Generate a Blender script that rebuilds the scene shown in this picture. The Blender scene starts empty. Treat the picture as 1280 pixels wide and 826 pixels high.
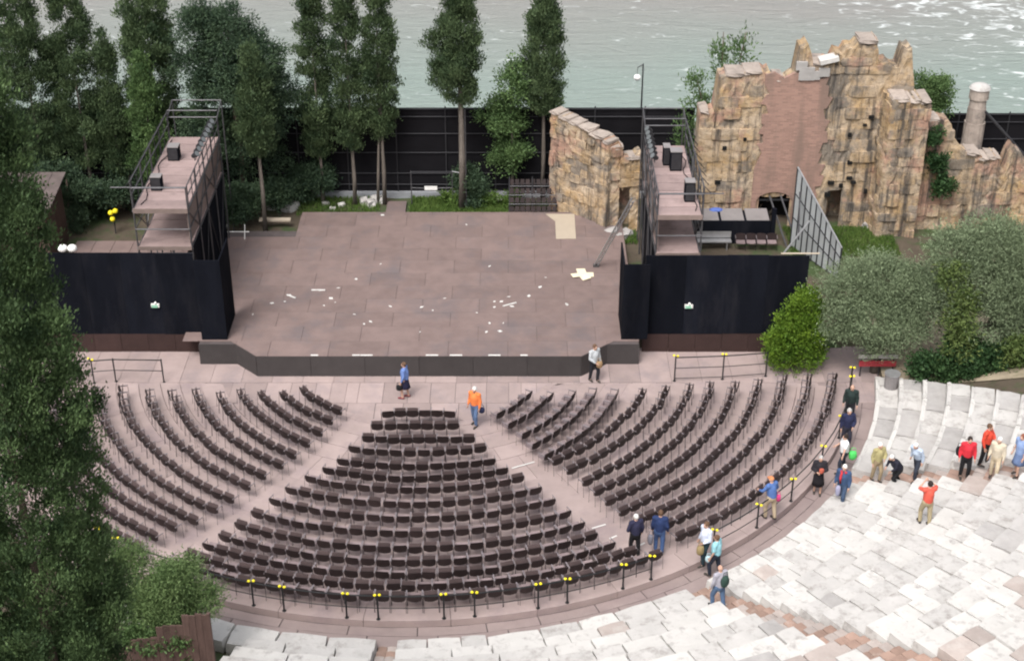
import bpy, math, random
import numpy as np
from mathutils import Vector, Matrix
random.seed(7); RNG = np.random.default_rng(7)
R = math.radians; PI = math.pi
SC = bpy.context.scene
COL = SC.collection

# ------------------------------------------------------------------ camera, sky, sun, exposure
F, PITCH, H, CX, CY = 1892.0, R(29.6), 32.19, 3.51, -54.89      # focal length in photo pixels (1280 wide), fitted pose
cam = bpy.data.cameras.new('camera'); camo = bpy.data.objects.new('camera', cam); COL.objects.link(camo)
camo.location = (CX, CY, H); camo.rotation_euler = (PI/2 - PITCH, 0, 0)
cam.sensor_width = 36; cam.lens = F/1280*36; cam.clip_start = .5; cam.clip_end = 2000
SC.camera = camo
SUN_EL, SUN_AZ = R(57), R(205)           # azimuth clockwise from +Y: behind and left of the camera
w = bpy.data.worlds.new('World'); SC.world = w; w.use_nodes = True
nt = w.node_tree; nt.nodes.clear()
sky = nt.nodes.new('ShaderNodeTexSky'); sky.sky_type = 'NISHITA'; sky.sun_disc = False
sky.sun_elevation = SUN_EL; sky.sun_rotation = SUN_AZ; sky.dust_density = 6; sky.air_density = 1.2; sky.ozone_density = 1
hs = nt.nodes.new('ShaderNodeHueSaturation'); hs.inputs['Saturation'].default_value = .3
bg = nt.nodes.new('ShaderNodeBackground'); bg.inputs['Strength'].default_value = .15
wo = nt.nodes.new('ShaderNodeOutputWorld')
nt.links.new(sky.outputs[0], hs.inputs['Color']); nt.links.new(hs.outputs[0], bg.inputs[0]); nt.links.new(bg.outputs[0], wo.inputs[0])
sl = bpy.data.lights.new('sun', 'SUN'); sl.energy = 1.5; sl.angle = R(22); sl.color = (1, .96, .92)
so = bpy.data.objects.new('sun', sl); COL.objects.link(so)
sd = Vector((math.sin(SUN_AZ)*math.cos(SUN_EL), math.cos(SUN_AZ)*math.cos(SUN_EL), math.sin(SUN_EL)))
so.rotation_euler = sd.to_track_quat('Z', 'Y').to_euler(); so.location = (0, -20, 60)
vs = SC.view_settings; vs.view_transform = 'Standard'; vs.look = 'None'; vs.gamma = 1; vs.use_curve_mapping = False
vs.exposure = 0.55
SC.cycles.filter_width = 2.1          # the photograph is slightly soft

# ------------------------------------------------------------------ photo pixel -> direction; distance from the ground (G) or a depth plane (V)
c_, s_ = math.cos(PITCH), math.sin(PITCH)
def G(u, v, z=0.0):
    a = (u-640)/F; b = (413-v)/F; t = (z-H)/(-s_+b*c_)
    return Vector((CX+t*a, CY+t*(c_+b*s_), z))
def V(u, v, Y):
    a = (u-640)/F; b = (413-v)/F; t = (Y-CY)/(c_+b*s_)
    return Vector((CX+t*a, Y, H+t*(-s_+b*c_)))
def depth(p): return (p[1]-CY)*c_ - (p[2]-H)*s_

# ------------------------------------------------------------------ materials
M = {}
def mat(name, c, rough=.75, var=.18, scale=2.0, bump=0.0, rnd=0.0, c2=None, spec=.25, metal=0.0, stretch=(1,1,1), thr=None, bscale=None, c3=None, c3scale=.5, c3thr=(.55,.7)):
    m = bpy.data.materials.new(name); m.use_nodes = True; n = m.node_tree.nodes; l = m.node_tree.links
    b = n['Principled BSDF']; b.inputs['Roughness'].default_value = rough; b.inputs['Specular IOR Level'].default_value = spec; b.inputs['Metallic'].default_value = metal
    g = n.new('ShaderNodeNewGeometry'); mp = n.new('ShaderNodeMapping'); mp.inputs['Scale'].default_value = stretch
    l.new(g.outputs['Position'], mp.inputs['Vector'])
    no = n.new('ShaderNodeTexNoise'); no.inputs['Scale'].default_value = scale; no.inputs['Detail'].default_value = 6; no.inputs['Roughness'].default_value = .65
    l.new(mp.outputs[0], no.inputs['Vector'])
    rp = n.new('ShaderNodeMapRange'); lo, hi = thr or (.3, .7)
    rp.inputs['From Min'].default_value = lo; rp.inputs['From Max'].default_value = hi
    l.new(no.outputs['Fac'], rp.inputs['Value'])
    mx = n.new('ShaderNodeMix'); mx.data_type = 'RGBA'
    ca = [x*(1-var) for x in c]; cb = list(c2) if c2 else [min(1, x*(1+var)) for x in c]
    if c2: ca = list(c)
    mx.inputs['A'].default_value = (*ca, 1); mx.inputs['B'].default_value = (*cb, 1)
    l.new(rp.outputs[0], mx.inputs['Factor']); out = mx.outputs['Result']
    if c3:
        n3 = n.new('ShaderNodeTexNoise'); n3.inputs['Scale'].default_value = c3scale; n3.inputs['Detail'].default_value = 8; n3.inputs['Roughness'].default_value = .7
        l.new(mp.outputs[0], n3.inputs['Vector'])
        r3 = n.new('ShaderNodeMapRange'); r3.inputs['From Min'].default_value = c3thr[0]; r3.inputs['From Max'].default_value = c3thr[1]
        l.new(n3.outputs['Fac'], r3.inputs['Value'])
        m3 = n.new('ShaderNodeMix'); m3.data_type = 'RGBA'; l.new(r3.outputs[0], m3.inputs['Factor']); l.new(out, m3.inputs['A']); m3.inputs['B'].default_value = (*c3, 1)
        out = m3.outputs['Result']
    if rnd:
        oi = n.new('ShaderNodeObjectInfo'); r2 = n.new('ShaderNodeMapRange'); r2.inputs['To Min'].default_value = 1-rnd; r2.inputs['To Max'].default_value = 1+rnd
        l.new(oi.outputs['Random'], r2.inputs['Value'])
        hv = n.new('ShaderNodeHueSaturation'); l.new(r2.outputs[0], hv.inputs['Value']); l.new(out, hv.inputs['Color']); out = hv.outputs[0]
    l.new(out, b.inputs['Base Color'])
    if bump:
        nb = n.new('ShaderNodeTexNoise'); nb.inputs['Scale'].default_value = bscale or scale*4; nb.inputs['Detail'].default_value = 5; l.new(g.outputs['Position'], nb.inputs['Vector'])
        bp = n.new('ShaderNodeBump'); bp.inputs['Strength'].default_value = bump; bp.inputs['Distance'].default_value = .05
        l.new(nb.outputs['Fac'], bp.inputs['Height']); l.new(bp.outputs[0], b.inputs['Normal'])
    M[name] = m; return m
def leafmat(name, dark, light, rough=.6):
    m = bpy.data.materials.new(name); m.use_nodes = True; n = m.node_tree.nodes; l = m.node_tree.links
    b = n['Principled BSDF']; b.inputs['Roughness'].default_value = rough; b.inputs['Specular IOR Level'].default_value = .2
    at = n.new('ShaderNodeAttribute'); at.attribute_name = 'tone'
    mx = n.new('ShaderNodeMix'); mx.data_type = 'RGBA'; mx.inputs['A'].default_value = (*dark, 1); mx.inputs['B'].default_value = (*light, 1)
    l.new(at.outputs['Fac'], mx.inputs['Factor']); l.new(mx.outputs['Result'], b.inputs['Base Color'])
    tr = n.new('ShaderNodeBsdfTranslucent'); l.new(mx.outputs['Result'], tr.inputs['Color'])
    ms = n.new('ShaderNodeMixShader'); ms.inputs[0].default_value = .2
    o = n['Material Output']; l.new(b.outputs[0], ms.inputs[1]); l.new(tr.outputs[0], ms.inputs[2]); l.new(ms.outputs[0], o.inputs['Surface'])
    M[name] = m
FLOOR = (.32, .252, .24)
mat('floor_panel', FLOOR, .7, .1, 1.3, .05, rnd=.16, c3=(.22,.185,.195), c3scale=.6, c3thr=(.5,.75))
mat('platform_panel', (.335,.265,.252), .7, .1, 1.1, .05, rnd=.07, c3=(.24,.19,.2), c3scale=.5, c3thr=(.5,.75))
mat('walkway_slab', (.27,.215,.205), .75, .1, 1.3, .06, rnd=.07, c3=(.22,.17,.17), c3scale=.4, c3thr=(.5,.75))
mat('gap', (.09,.075,.075), .9)
mat('stage_deck', (.19,.14,.13), .65, .14, 1.2, .05, rnd=.08, c3=(.145,.12,.122), c3scale=.5, c3thr=(.5,.7))
mat('stage_face', (.052,.046,.046), .75, .12, 1.5, .05, rnd=.12)
mat('pale_board', (.40,.34,.27), .8, .08, 1.0)
mat('black_cloth', (.007,.008,.012), .95, .25, .8, .5, bscale=2.2, spec=.05, rnd=.25, c3=(.016,.016,.02), c3scale=.7, c3thr=(.5,.75), stretch=(1.5,1.5,.35))
mat('fence_cloth', (.012,.0115,.0135), .95, .2, .6, .3, bscale=3, spec=.06, rnd=.2)
mat('red_board', (.042,.024,.022), .8, .15, 2, rnd=.12)
mat('chair_back', (.027,.018,.018), .5, .25, 4, rnd=.25, spec=.3)
mat('chair_seat', (.23,.178,.182), .55, .12, 4, rnd=.15, spec=.35)
mat('chair_shell', (.09,.065,.065), .55, .12, 4, rnd=.2, spec=.3)
mat('chair_metal', (.035,.033,.036), .5, .1, 3, metal=.3)
mat('chair_arm', (.20,.175,.185), .5, .1, 3)
mat('dark_metal', (.045,.045,.05), .5, .2, 3, metal=.4)
mat('grey_metal', (.11,.108,.115), .45, .2, 3, metal=.5)
mat('silver_metal', (.38,.38,.39), .4, .15, 4, metal=.6)
mat('plank', (.30,.225,.215), .75, .12, 1.5, .1, rnd=.16, c3=(.2,.15,.145), c3scale=.8)
mat('ply_side', (.19,.145,.13), .8, .2, 1.2, .1, rnd=.15)
mat('limestone', (.455,.44,.425), .85, .08, 1.5, .5, rnd=.045, bscale=5, c3=(.29,.27,.255), c3scale=2.3, c3thr=(.5,.68))
mat('limestone_pale', (.51,.495,.475), .85, .06, 1.5, .5, rnd=.05, bscale=5, c3=(.27,.25,.24), c3scale=2.6, c3thr=(.53,.74))
mat('stone_grey', (.355,.34,.33), .85, .12, 2, .5, rnd=.12, bscale=5, c3=(.40,.385,.375), c3scale=1.6, c3thr=(.52,.72))
mat('stone_pink', (.37,.32,.295), .85, .12, 2, .4, rnd=.15, bscale=5, c3=(.44,.405,.38), c3scale=1.6, c3thr=(.52,.72))
mat('stair_brick', (.30,.205,.165), .85, .15, 2, .4, rnd=.18, bscale=6, c3=(.42,.36,.33), c3scale=1.6, c3thr=(.56,.74))
STREAK = (1.6, 1.6, .22)
def ruin_mat(name, bias, rnd):
    """old masonry: ochre, cream, grey and brick-red patches that run across the stones, dark water streaks"""
    m = bpy.data.materials.new(name); m.use_nodes = True; n = m.node_tree.nodes; l = m.node_tree.links
    b = n['Principled BSDF']; b.inputs['Roughness'].default_value = .92; b.inputs['Specular IOR Level'].default_value = .15
    g = n.new('ShaderNodeNewGeometry')
    def noise(sc, det, st=(1,1,1), ofs=0.0, rough=.6):
        mp = n.new('ShaderNodeMapping'); mp.inputs['Scale'].default_value = st; mp.inputs['Location'].default_value = (ofs, ofs*.7, ofs*.3); l.new(g.outputs['Position'], mp.inputs['Vector'])
        t = n.new('ShaderNodeTexNoise'); t.inputs['Scale'].default_value = sc; t.inputs['Detail'].default_value = det; t.inputs['Roughness'].default_value = rough; l.new(mp.outputs[0], t.inputs['Vector']); return t.outputs['Fac']
    def mixc(a, c, fac, lo, hi, top=1.0):
        r = n.new('ShaderNodeMapRange'); r.inputs['From Min'].default_value = lo; r.inputs['From Max'].default_value = hi; r.inputs['To Max'].default_value = top; l.new(fac, r.inputs['Value'])
        x = n.new('ShaderNodeMix'); x.data_type = 'RGBA'; l.new(r.outputs[0], x.inputs['Factor'])
        if isinstance(a, tuple): x.inputs['A'].default_value = (*a, 1)
        else: l.new(a, x.inputs['A'])
        x.inputs['B'].default_value = (*c, 1); return x.outputs['Result']
    c = mixc((.40,.275,.145), (.50,.40,.295), noise(.9, 9, rough=.72), .38, .6)
    c = mixc(c, (.19,.17,.15), noise(.55, 9, ofs=7, rough=.7), .53-bias, .63-bias, .85)
    c = mixc(c, (.40,.24,.18), noise(.45, 8, ofs=21, rough=.7), .51, .6, .85)
    c = mixc(c, (.13,.105,.08), noise(5, 9, (1,1,1.8), 3, .8), .5, .66, .85)
    c = mixc(c, (.52,.45,.36), noise(7, 6, ofs=31, rough=.7), .6, .72, .6)
    c = mixc(c, (.06,.056,.054), noise(1.0, 8, (2.6,2.6,.16), 11, .72), .49, .62, .88)
    oi = n.new('ShaderNodeObjectInfo'); r2 = n.new('ShaderNodeMapRange'); r2.inputs['To Min'].default_value = 1-rnd; r2.inputs['To Max'].default_value = 1+rnd; l.new(oi.outputs['Random'], r2.inputs['Value'])
    hv = n.new('ShaderNodeHueSaturation'); l.new(r2.outputs[0], hv.inputs['Value']); l.new(c, hv.inputs['Color']); l.new(hv.outputs[0], b.inputs['Base Color'])
    bp = n.new('ShaderNodeBump'); bp.inputs['Strength'].default_value = .8; bp.inputs['Distance'].default_value = .05; l.new(noise(9, 7, (1,1,1.6)), bp.inputs['Height']); l.new(bp.outputs[0], b.inputs['Normal'])
    M[name] = m
ruin_mat('ruin_yellow', 0, .13); ruin_mat('ruin_grey', .10, .14); ruin_mat('ruin_cream', -.03, .13); ruin_mat('ruin_red', 0, .12); ruin_mat('ruin_mortar', .05, 0.)
mat('ruin_cap', (.34,.29,.255), .9, .2, 2.5, .8, rnd=.12, bscale=4, c3=(.16,.14,.135), c3scale=2)
mat('painted_shade', (.01,.01,.01), .95)  # near-black colour standing in for the shade inside wall openings
mat('white_paint', (.75,.74,.72), .7, .06, 4)
mat('white_paper', (.6,.59,.57), .8, .03, 5)
mat('cream_paper', (.75,.68,.5), .8, .08, 3)
mat('yellow', (.85,.72,.03), .4, .06, 8)
mat('exit_green', (.25,.5,.36), .5, .1, 8)
mat('bark', (.115,.085,.07), .9, .35, 3, .8, stretch=(3,3,.6))
mat('bark_pale', (.15,.13,.112), .9, .3, 3, .8, stretch=(3,3,.6))
mat('earth', (.085,.068,.05), .95, .25, 1.5, .6, c3=(.05,.075,.03), c3scale=.5, c3thr=(.5,.6))
mat('slope_soil', (.31,.26,.19), .95, .25, 1.5, .6, c3=(.18,.165,.10), c3scale=.9, c3thr=(.55,.72))
mat('kerb', (.26,.27,.29), .85, .15, 1.5)
mat('road', (.06,.06,.062), .9, .15, 1)
mat('embank', (.2,.19,.17), .9, .2, 1, .5)
mat('wood_board', (.105,.067,.058), .75, .25, 2.5, .3, rnd=.2, stretch=(3,3,.4))
mat('roof_board', (.10,.08,.076), .8, .2, 2, rnd=.12)
mat('lid_grey', (.22,.205,.205), .6, .12, 2)
mat('panel_silver', (.36,.38,.39), .5, .1, 2, rnd=.1)
mat('rail_paint', (.022,.024,.026), .45, .15, 4, metal=.2)
mat('lens', (.12,.13,.135), .2, .1, 8, spec=.6)
mat('globe', (.8,.8,.78), .3, .02, 3)
mat('red_cloth', (.32,.04,.05), .8, .1, 4)
mat('blue_tarp', (.1,.16,.45), .7, .15, 3)
def water_mat():
    m = bpy.data.materials.new('river_water'); m.use_nodes = True; n = m.node_tree.nodes; l = m.node_tree.links
    b = n['Principled BSDF']; b.inputs['Roughness'].default_value = .3; b.inputs['Specular IOR Level'].default_value = .5
    g = n.new('ShaderNodeNewGeometry')
    def noise(sc, det, st, rot=0.0, dist=0.0):
        mp = n.new('ShaderNodeMapping'); mp.inputs['Scale'].default_value = st; mp.inputs['Rotation'].default_value = (0, 0, rot)
        l.new(g.outputs['Position'], mp.inputs['Vector'])
        t = n.new('ShaderNodeTexNoise'); t.inputs['Scale'].default_value = sc; t.inputs['Detail'].default_value = det; t.inputs['Distortion'].default_value = dist
        l.new(mp.outputs[0], t.inputs['Vector']); return t.outputs['Fac']
    def rng(v, a, b2, c=0.0, d=1.0):
        r = n.new('ShaderNodeMapRange'); r.inputs['From Min'].default_value = a; r.inputs['From Max'].default_value = b2; r.inputs['To Min'].default_value = c; r.inputs['To Max'].default_value = d
        l.new(v, r.inputs['Value']); return r.outputs[0]
    def mul(a, b2, op='MULTIPLY'):
        q = n.new('ShaderNodeMath'); q.operation = op
        for i, x in enumerate((a, b2)):
            if isinstance(x, (int, float)): q.inputs[i].default_value = x
            else: l.new(x, q.inputs[i])
        return q.outputs[0]
    sep = n.new('ShaderNodeSeparateXYZ'); l.new(g.outputs['Position'], sep.inputs[0])
    # brownish reflection painted into the water colour along the far bank, green-grey towards this one
    reflect_tint = rng(mul(sep.outputs['Y'], mul(noise(.05, 3, (1,1,1)), 26), 'ADD'), 58, 78)
    mx = n.new('ShaderNodeMix'); mx.data_type = 'RGBA'; mx.inputs['A'].default_value = (.205,.25,.225,1); mx.inputs['B'].default_value = (.225,.22,.205,1)
    l.new(reflect_tint, mx.inputs['Factor'])
    # foam on the rapids downstream
    zone = rng(mul(sep.outputs['X'], mul(sep.outputs['Y'], .45), 'ADD'), 54, 70)
    fn = noise(.8, 12, (.8,1.3,1), .5, 1.2)
    foam = rng(mul(fn, mul(zone, .15), 'ADD'), .64, .80)
    line = rng(noise(1.3, 8, (.5,1.3,1), .12), .78, .86, 0, .2)
    fm = n.new('ShaderNodeMath'); fm.operation = 'MAXIMUM'; l.new(foam, fm.inputs[0]); l.new(line, fm.inputs[1])
    m2 = n.new('ShaderNodeMix'); m2.data_type = 'RGBA'; l.new(fm.outputs[0], m2.inputs['Factor']); l.new(mx.outputs['Result'], m2.inputs['A']); m2.inputs['B'].default_value = (.72,.76,.76,1)
    l.new(m2.outputs['Result'], b.inputs['Base Color'])
    h = mul(noise(.7, 5, (.45,1.3,1), .15, .8), mul(noise(2.6, 4, (.6,1.4,1), -.2), .35), 'ADD')
    bp = n.new('ShaderNodeBump'); bp.inputs['Strength'].default_value = .55; bp.inputs['Distance'].default_value = .5
    l.new(h, bp.inputs['Height']); l.new(bp.outputs[0], b.inputs['Normal'])
    M['water'] = m
water_mat()
def brick_mat():
    m = bpy.data.materials.new('brick_wall'); m.use_nodes = True; n = m.node_tree.nodes; l = m.node_tree.links
    b = n['Principled BSDF']; b.inputs['Roughness'].default_value = .9
    g = n.new('ShaderNodeNewGeometry'); sp = n.new('ShaderNodeSeparateXYZ'); cb = n.new('ShaderNodeCombineXYZ')
    l.new(g.outputs['Position'], sp.inputs[0]); l.new(sp.outputs['X'], cb.inputs['X']); l.new(sp.outputs['Z'], cb.inputs['Y'])
    t = n.new('ShaderNodeTexBrick'); t.inputs['Scale'].default_value = 1; t.inputs['Brick Width'].default_value = .27; t.inputs['Row Height'].default_value = .085; t.inputs['Mortar Size'].default_value = .009
    t.inputs['Color1'].default_value = (.37,.225,.18,1); t.inputs['Color2'].default_value = (.26,.16,.13,1); t.inputs['Mortar'].default_value = (.33,.22,.18,1)
    l.new(cb.outputs[0], t.inputs['Vector'])
    no = n.new('ShaderNodeTexNoise'); no.inputs['Scale'].default_value = .8; no.inputs['Detail'].default_value = 6
    mp = n.new('ShaderNodeMapping'); mp.inputs['Scale'].default_value = (1.5,1.5,.3); l.new(g.outputs['Position'], mp.inputs['Vector']); l.new(mp.outputs[0], no.inputs['Vector'])
    r = n.new('ShaderNodeMapRange'); r.inputs['From Min'].default_value = .45; r.inputs['From Max'].default_value = .62; r.inputs['To Max'].default_value = .75; l.new(no.outputs['Fac'], r.inputs['Value'])
    mx = n.new('ShaderNodeMix'); mx.data_type = 'RGBA'; l.new(r.outputs[0], mx.inputs['Factor']); l.new(t.outputs['Color'], mx.inputs['A']); mx.inputs['B'].default_value = (.2,.14,.115,1)
    l.new(mx.outputs['Result'], b.inputs['Base Color'])
    bp = n.new('ShaderNodeBump'); bp.inputs['Strength'].default_value = .5; bp.inputs['Distance'].default_value = .02; l.new(t.outputs['Fac'], bp.inputs['Height']); bp.invert = True; l.new(bp.outputs[0], b.inputs['Normal'])
    M['brick'] = m
brick_mat()
leafmat('cypress', (.034,.060,.030), (.115,.165,.075))
leafmat('cypress_near', (.034,.062,.028), (.13,.20,.08))
leafmat('conifer_dark', (.024,.046,.03), (.08,.125,.065))
leafmat('leaf_mid', (.05,.095,.035), (.14,.22,.08))
leafmat('leaf_bright', (.05,.11,.014), (.17,.27,.03))
leafmat('olive', (.12,.16,.09), (.265,.33,.195))
leafmat('olive_green', (.06,.10,.03), (.17,.22,.07))
leafmat('shrub_grey', (.075,.13,.045), (.2,.28,.115))
leafmat('ivy', (.02,.05,.02), (.06,.115,.04))
leafmat('grass', (.05,.10,.02), (.13,.2,.05))

# ------------------------------------------------------------------ mesh helpers
class MB:
    def __init__(self): self.v = []; self.f = []
    def add(self, vs, fs):
        k = len(self.v); self.v += [tuple(x) for x in vs]; self.f += [tuple(i+k for i in f) for f in fs]; return self
    def box(self, c, s, rz=0.0, rx=0.0, ry=0.0):
        m = Matrix.Translation(c) @ Matrix.Rotation(rz, 4, 'Z') @ Matrix.Rotation(ry, 4, 'Y') @ Matrix.Rotation(rx, 4, 'X')
        vs = [m @ Vector((x*s[0]/2, y*s[1]/2, z*s[2]/2)) for z in (-1,1) for y in (-1,1) for x in (-1,1)]
        return self.add(vs, [(0,2,3,1),(4,5,7,6),(0,1,5,4),(2,6,7,3),(0,4,6,2),(1,3,7,5)])
    def tube(self, p0, p1, r0, r1=None, n=6, caps=True):
        p0 = Vector(p0); p1 = Vector(p1); r1 = r0 if r1 is None else r1; d = (p1-p0)
        if d.length < 1e-6: return self
        q = d.to_track_quat('Z', 'Y'); vs = []
        for p, r in ((p0, r0), (p1, r1)):
            for i in range(n):
                a = 2*PI*i/n; vs.append(p + q @ Vector((r*math.cos(a), r*math.sin(a), 0)))
        fs = [(i, (i+1) % n, n+(i+1) % n, n+i) for i in range(n)]
        if caps: fs += [tuple(range(n-1, -1, -1)), tuple(range(n, 2*n))]
        return self.add(vs, fs)
    def path(self, pts, rs, n=6):
        pts = [Vector(p) for p in pts]; vs = []; fs = []
        for k, p in enumerate(pts):
            d = pts[min(k+1, len(pts)-1)] - pts[max(k-1, 0)]; q = d.to_track_quat('Z', 'Y'); r = rs[k] if hasattr(rs, '__len__') else rs
            for i in range(n):
                a = 2*PI*i/n; vs.append(p + q @ Vector((r*math.cos(a), r*math.sin(a), 0)))
        for k in range(len(pts)-1):
            fs += [(k*n+i, k*n+(i+1) % n, (k+1)*n+(i+1) % n, (k+1)*n+i) for i in range(n)]
        fs += [tuple(range(n-1, -1, -1)), tuple(range((len(pts)-1)*n, len(pts)*n))]
        return self.add(vs, fs)
    def ball(self, c, r, nu=10, nv=7, rot=None, zmin=-1.0):
        r = r if hasattr(r, '__len__') else (r, r, r); c = Vector(c); vs = []; fs = []
        th0 = math.acos(max(-1, min(1, zmin)))
        for j in range(nv+1):
            t = th0*j/nv
            for i in range(nu):
                a = 2*PI*i/nu; p = Vector((r[0]*math.sin(t)*math.cos(a), r[1]*math.sin(t)*math.sin(a), r[2]*math.cos(t)))
                vs.append(c + (rot @ p if rot else p))
        for j in range(nv):
            fs += [(j*nu+i, (j+1)*nu+i, (j+1)*nu+(i+1) % nu, j*nu+(i+1) % nu) for i in range(nu)]
        if zmin > -1: fs.append(tuple(range(nv*nu, (nv+1)*nu)))
        return self.add(vs, fs)
    def capsule(self, p0, p1, r0, r1=None, n=10):
        r1 = r0 if r1 is None else r1
        self.tube(p0, p1, r0, r1, n); self.ball(p0, r0, n, 6); self.ball(p1, r1, n, 6); return self
    def prism(self, pts, vec):
        n = len(pts); v = Vector(vec); a = [Vector(p) for p in pts]
        return self.add(a + [p+v for p in a], [tuple(range(n-1, -1, -1)), tuple(range(n, 2*n))] + [(i, (i+1) % n, n+(i+1) % n, n+i) for i in range(n)])
    def mesh(self, name, m, smooth=False, origin=None):
        me = bpy.data.meshes.new(name)
        vs = self.v if origin is None else [(x-origin[0], y-origin[1], z-origin[2]) for x, y, z in self.v]
        me.from_pydata(vs, [], self.f); me.materials.append(M[m] if isinstance(m, str) else m)
        if smooth: me.polygons.foreach_set('use_smooth', [True]*len(me.polygons))
        me.update(); return me
    def build(self, name, m, parent=None, smooth=False, origin=None):
        if parent is not None and origin is None and parent.get('_o') is not None: origin = ORG[parent.name]
        o = bpy.data.objects.new(name, self.mesh(name, m, smooth, origin)); COL.objects.link(o)
        if parent is not None: o.parent = parent
        return o
ORG = {}
def tag(o, label=None, cat=None, group=None, kind=None):
    if label: o['label'] = label
    if cat: o['category'] = cat
    if group: o['group'] = group
    if kind: o['kind'] = kind
    return o
def thing(name, label, cat, loc=(0,0,0), rz=0.0, group=None):
    o = bpy.data.objects.new(name, None); COL.objects.link(o); o.empty_display_size = .2
    o.location = loc; o.rotation_euler = (0, 0, rz); return tag(o, label, cat, group)
def part(t, name, mb, m, smooth=False, world=True):
    """mesh child of thing t; mb holds world coordinates (t unrotated) or local ones"""
    return_o = mb.build(name, m, None, smooth, origin=tuple(t.location) if world else None); return_o.parent = t; return return_o
def sub(t, p, name, mb, m, smooth=False):
    o = mb.build(name, m, None, smooth, origin=tuple(t.location)); o.parent = p; return o
def inst(me, name, parent, loc, rz=0.0, sc=(1,1,1), rot=None):
    o = bpy.data.objects.new(name, me); COL.objects.link(o); o.parent = parent; o.location = loc; o.rotation_euler = rot or (0, 0, rz); o.scale = sc; return o
def single(name, mb, m, label, cat, group=None, smooth=False, loc=None):
    loc = loc if loc is not None else Vector(mb.v[0]); o = mb.build(name, m, None, smooth, origin=tuple(loc)); o.location = loc; return tag(o, label, cat, group)
def struct(name, mb, m, smooth=False): return tag(mb.build(name, m, None, smooth), kind='structure')
def pol(r, deg, z=0.0): return Vector((r*math.cos(R(deg)), r*math.sin(R(deg)), z))
def unit_block(seed, rough=.05, cuts=2):
    """rough-hewn stone in a unit cube (about 50 triangles)"""
    rn = random.Random(seed); mb = MB(); idx = {}; n = cuts
    def vid(i, j, k):
        key = (i, j, k)
        if key not in idx:
            p = Vector((i/n-.5, j/n-.5, k/n-.5)); e = sum(1 for q in key if q in (0, n))
            f = 1-(.03 if e == 2 else .075 if e == 3 else 0)
            p = p*f + Vector((rn.uniform(-1,1), rn.uniform(-1,1), rn.uniform(-1,1)))*rough
            idx[key] = len(mb.v); mb.v.append(tuple(p))
        return idx[key]
    for a in range(3):
        for sd_ in (0, n):
            for i in range(n):
                for j in range(n):
                    q = []
                    for di, dj in ((0,0),(1,0),(1,1),(0,1)):
                        co = [0,0,0]; co[a] = sd_; co[(a+1)%3] = i+di; co[(a+2)%3] = j+dj; q.append(vid(*co))
                    mb.f.append(tuple(q if sd_ else q[::-1]))
    return mb
BLOCKS = {}
def block_mesh(m, k, rough=.045):
    key = (m, k, rough)
    if key not in BLOCKS: BLOCKS[key] = unit_block(k*13+5, rough).mesh('stone', m)
    return BLOCKS[key]

# ------------------------------------------------------------------ terrain, river, road
RO = 18.41                  # orchestra edge
STEP_T, STEP_H = .86, .375  # stone tiers
def ss(a, b, x):
    t = max(0, min(1, (x-a)/(b-a))); return t*t*(3-2*t)
def terrain(x, y):
    r = math.hypot(x, y); a = math.degrees(math.atan2(y, x))
    back = .62*ss(0.2, 1.0, y)
    if r < RO: return back-.25 if y < .6 else back
    if y >= 1: return .62
    hill = (r-RO)*STEP_H/STEP_T - .55
    e = ss(-13, -3, a) if a > -90 else ss(-172, -180, -abs(a))
    bank = min(.25+(r-RO)*.12, 1.2)
    z = hill*(1-e) + (max(back, bank))*e
    return z
def build_terrain():
    mb = MB(); xs = np.arange(-46, 62.1, .6); ys = np.arange(-52, 15.3, .6); nx, ny = len(xs), len(ys)
    for y in ys:
        for x in xs: mb.v.append((x, y, terrain(x, y)+.03*math.sin(x*3.1+y*1.7)))
    mb.f = [(j*nx+i, j*nx+i+1, (j+1)*nx+i+1, (j+1)*nx+i) for j in range(ny-1) for i in range(nx-1)]
    o = struct('ground', mb, 'earth', True); return o
build_terrain()
struct('river', MB().add([(-500,22,-5),(500,22,-5),(500,600,-5),(-500,600,-5)], [(0,1,2,3)]), 'water')
struct('river_road', MB().box((0, 18.6, -2.5), (240, 6.7, 6)), 'road')
struct('river_embankment', MB().box((0, 22.2, -2.2), (240, .5, 7.0)), 'embank')

# ------------------------------------------------------------------ orchestra floor, seating platform, walkway
fl = struct('orchestra_floor', MB().add([pol(6.2, a, -.02) for a in range(-180, 1, 6)], [tuple(range(31))]).add([(-18.2,-5.5,-.03),(18.2,-5.5,-.03),(18.2,.35,-.03),(-18.2,.35,-.03)], [(0,1,2,3)]), 'gap')
def quadpanel(parent, name, pts, z0, z1, m, g=.012):
    c = sum((Vector(p) for p in pts), Vector())/len(pts); q = []
    for p in pts:
        d = Vector(p)-c; L = d.length; q.append(c + d*(1-g*1.4/max(L, .05)))
    mb = MB().prism([(p.x, p.y, z0) for p in q], (0, 0, z1-z0)); o = mb.build(name, m); o.parent = parent; return o
rn = random.Random(3)
x = -17.5                                             # strip of boards in front of the stage
while x < 17.8:
    wd = rn.choice((.5, .62, .9, 1.0, .62)); x2 = x+wd
    y0 = -1.0
    quadpanel(fl, 'floor_board', [(x, -4.05, 0), (x2, -4.05, 0), (x2, -2.5, 0), (x, -2.5, 0)], -.02, rn.uniform(-.002, .004), 'floor_panel')
    x = x2
x = -17.5
while x < 17.8:
    quadpanel(fl, 'floor_board', [(x, -2.5, 0), (x+1.25, -2.5, 0), (x+1.25, .3, 0), (x, .3, 0)], -.02, rn.uniform(-.002, .004), 'floor_panel'); x += 1.25
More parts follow.
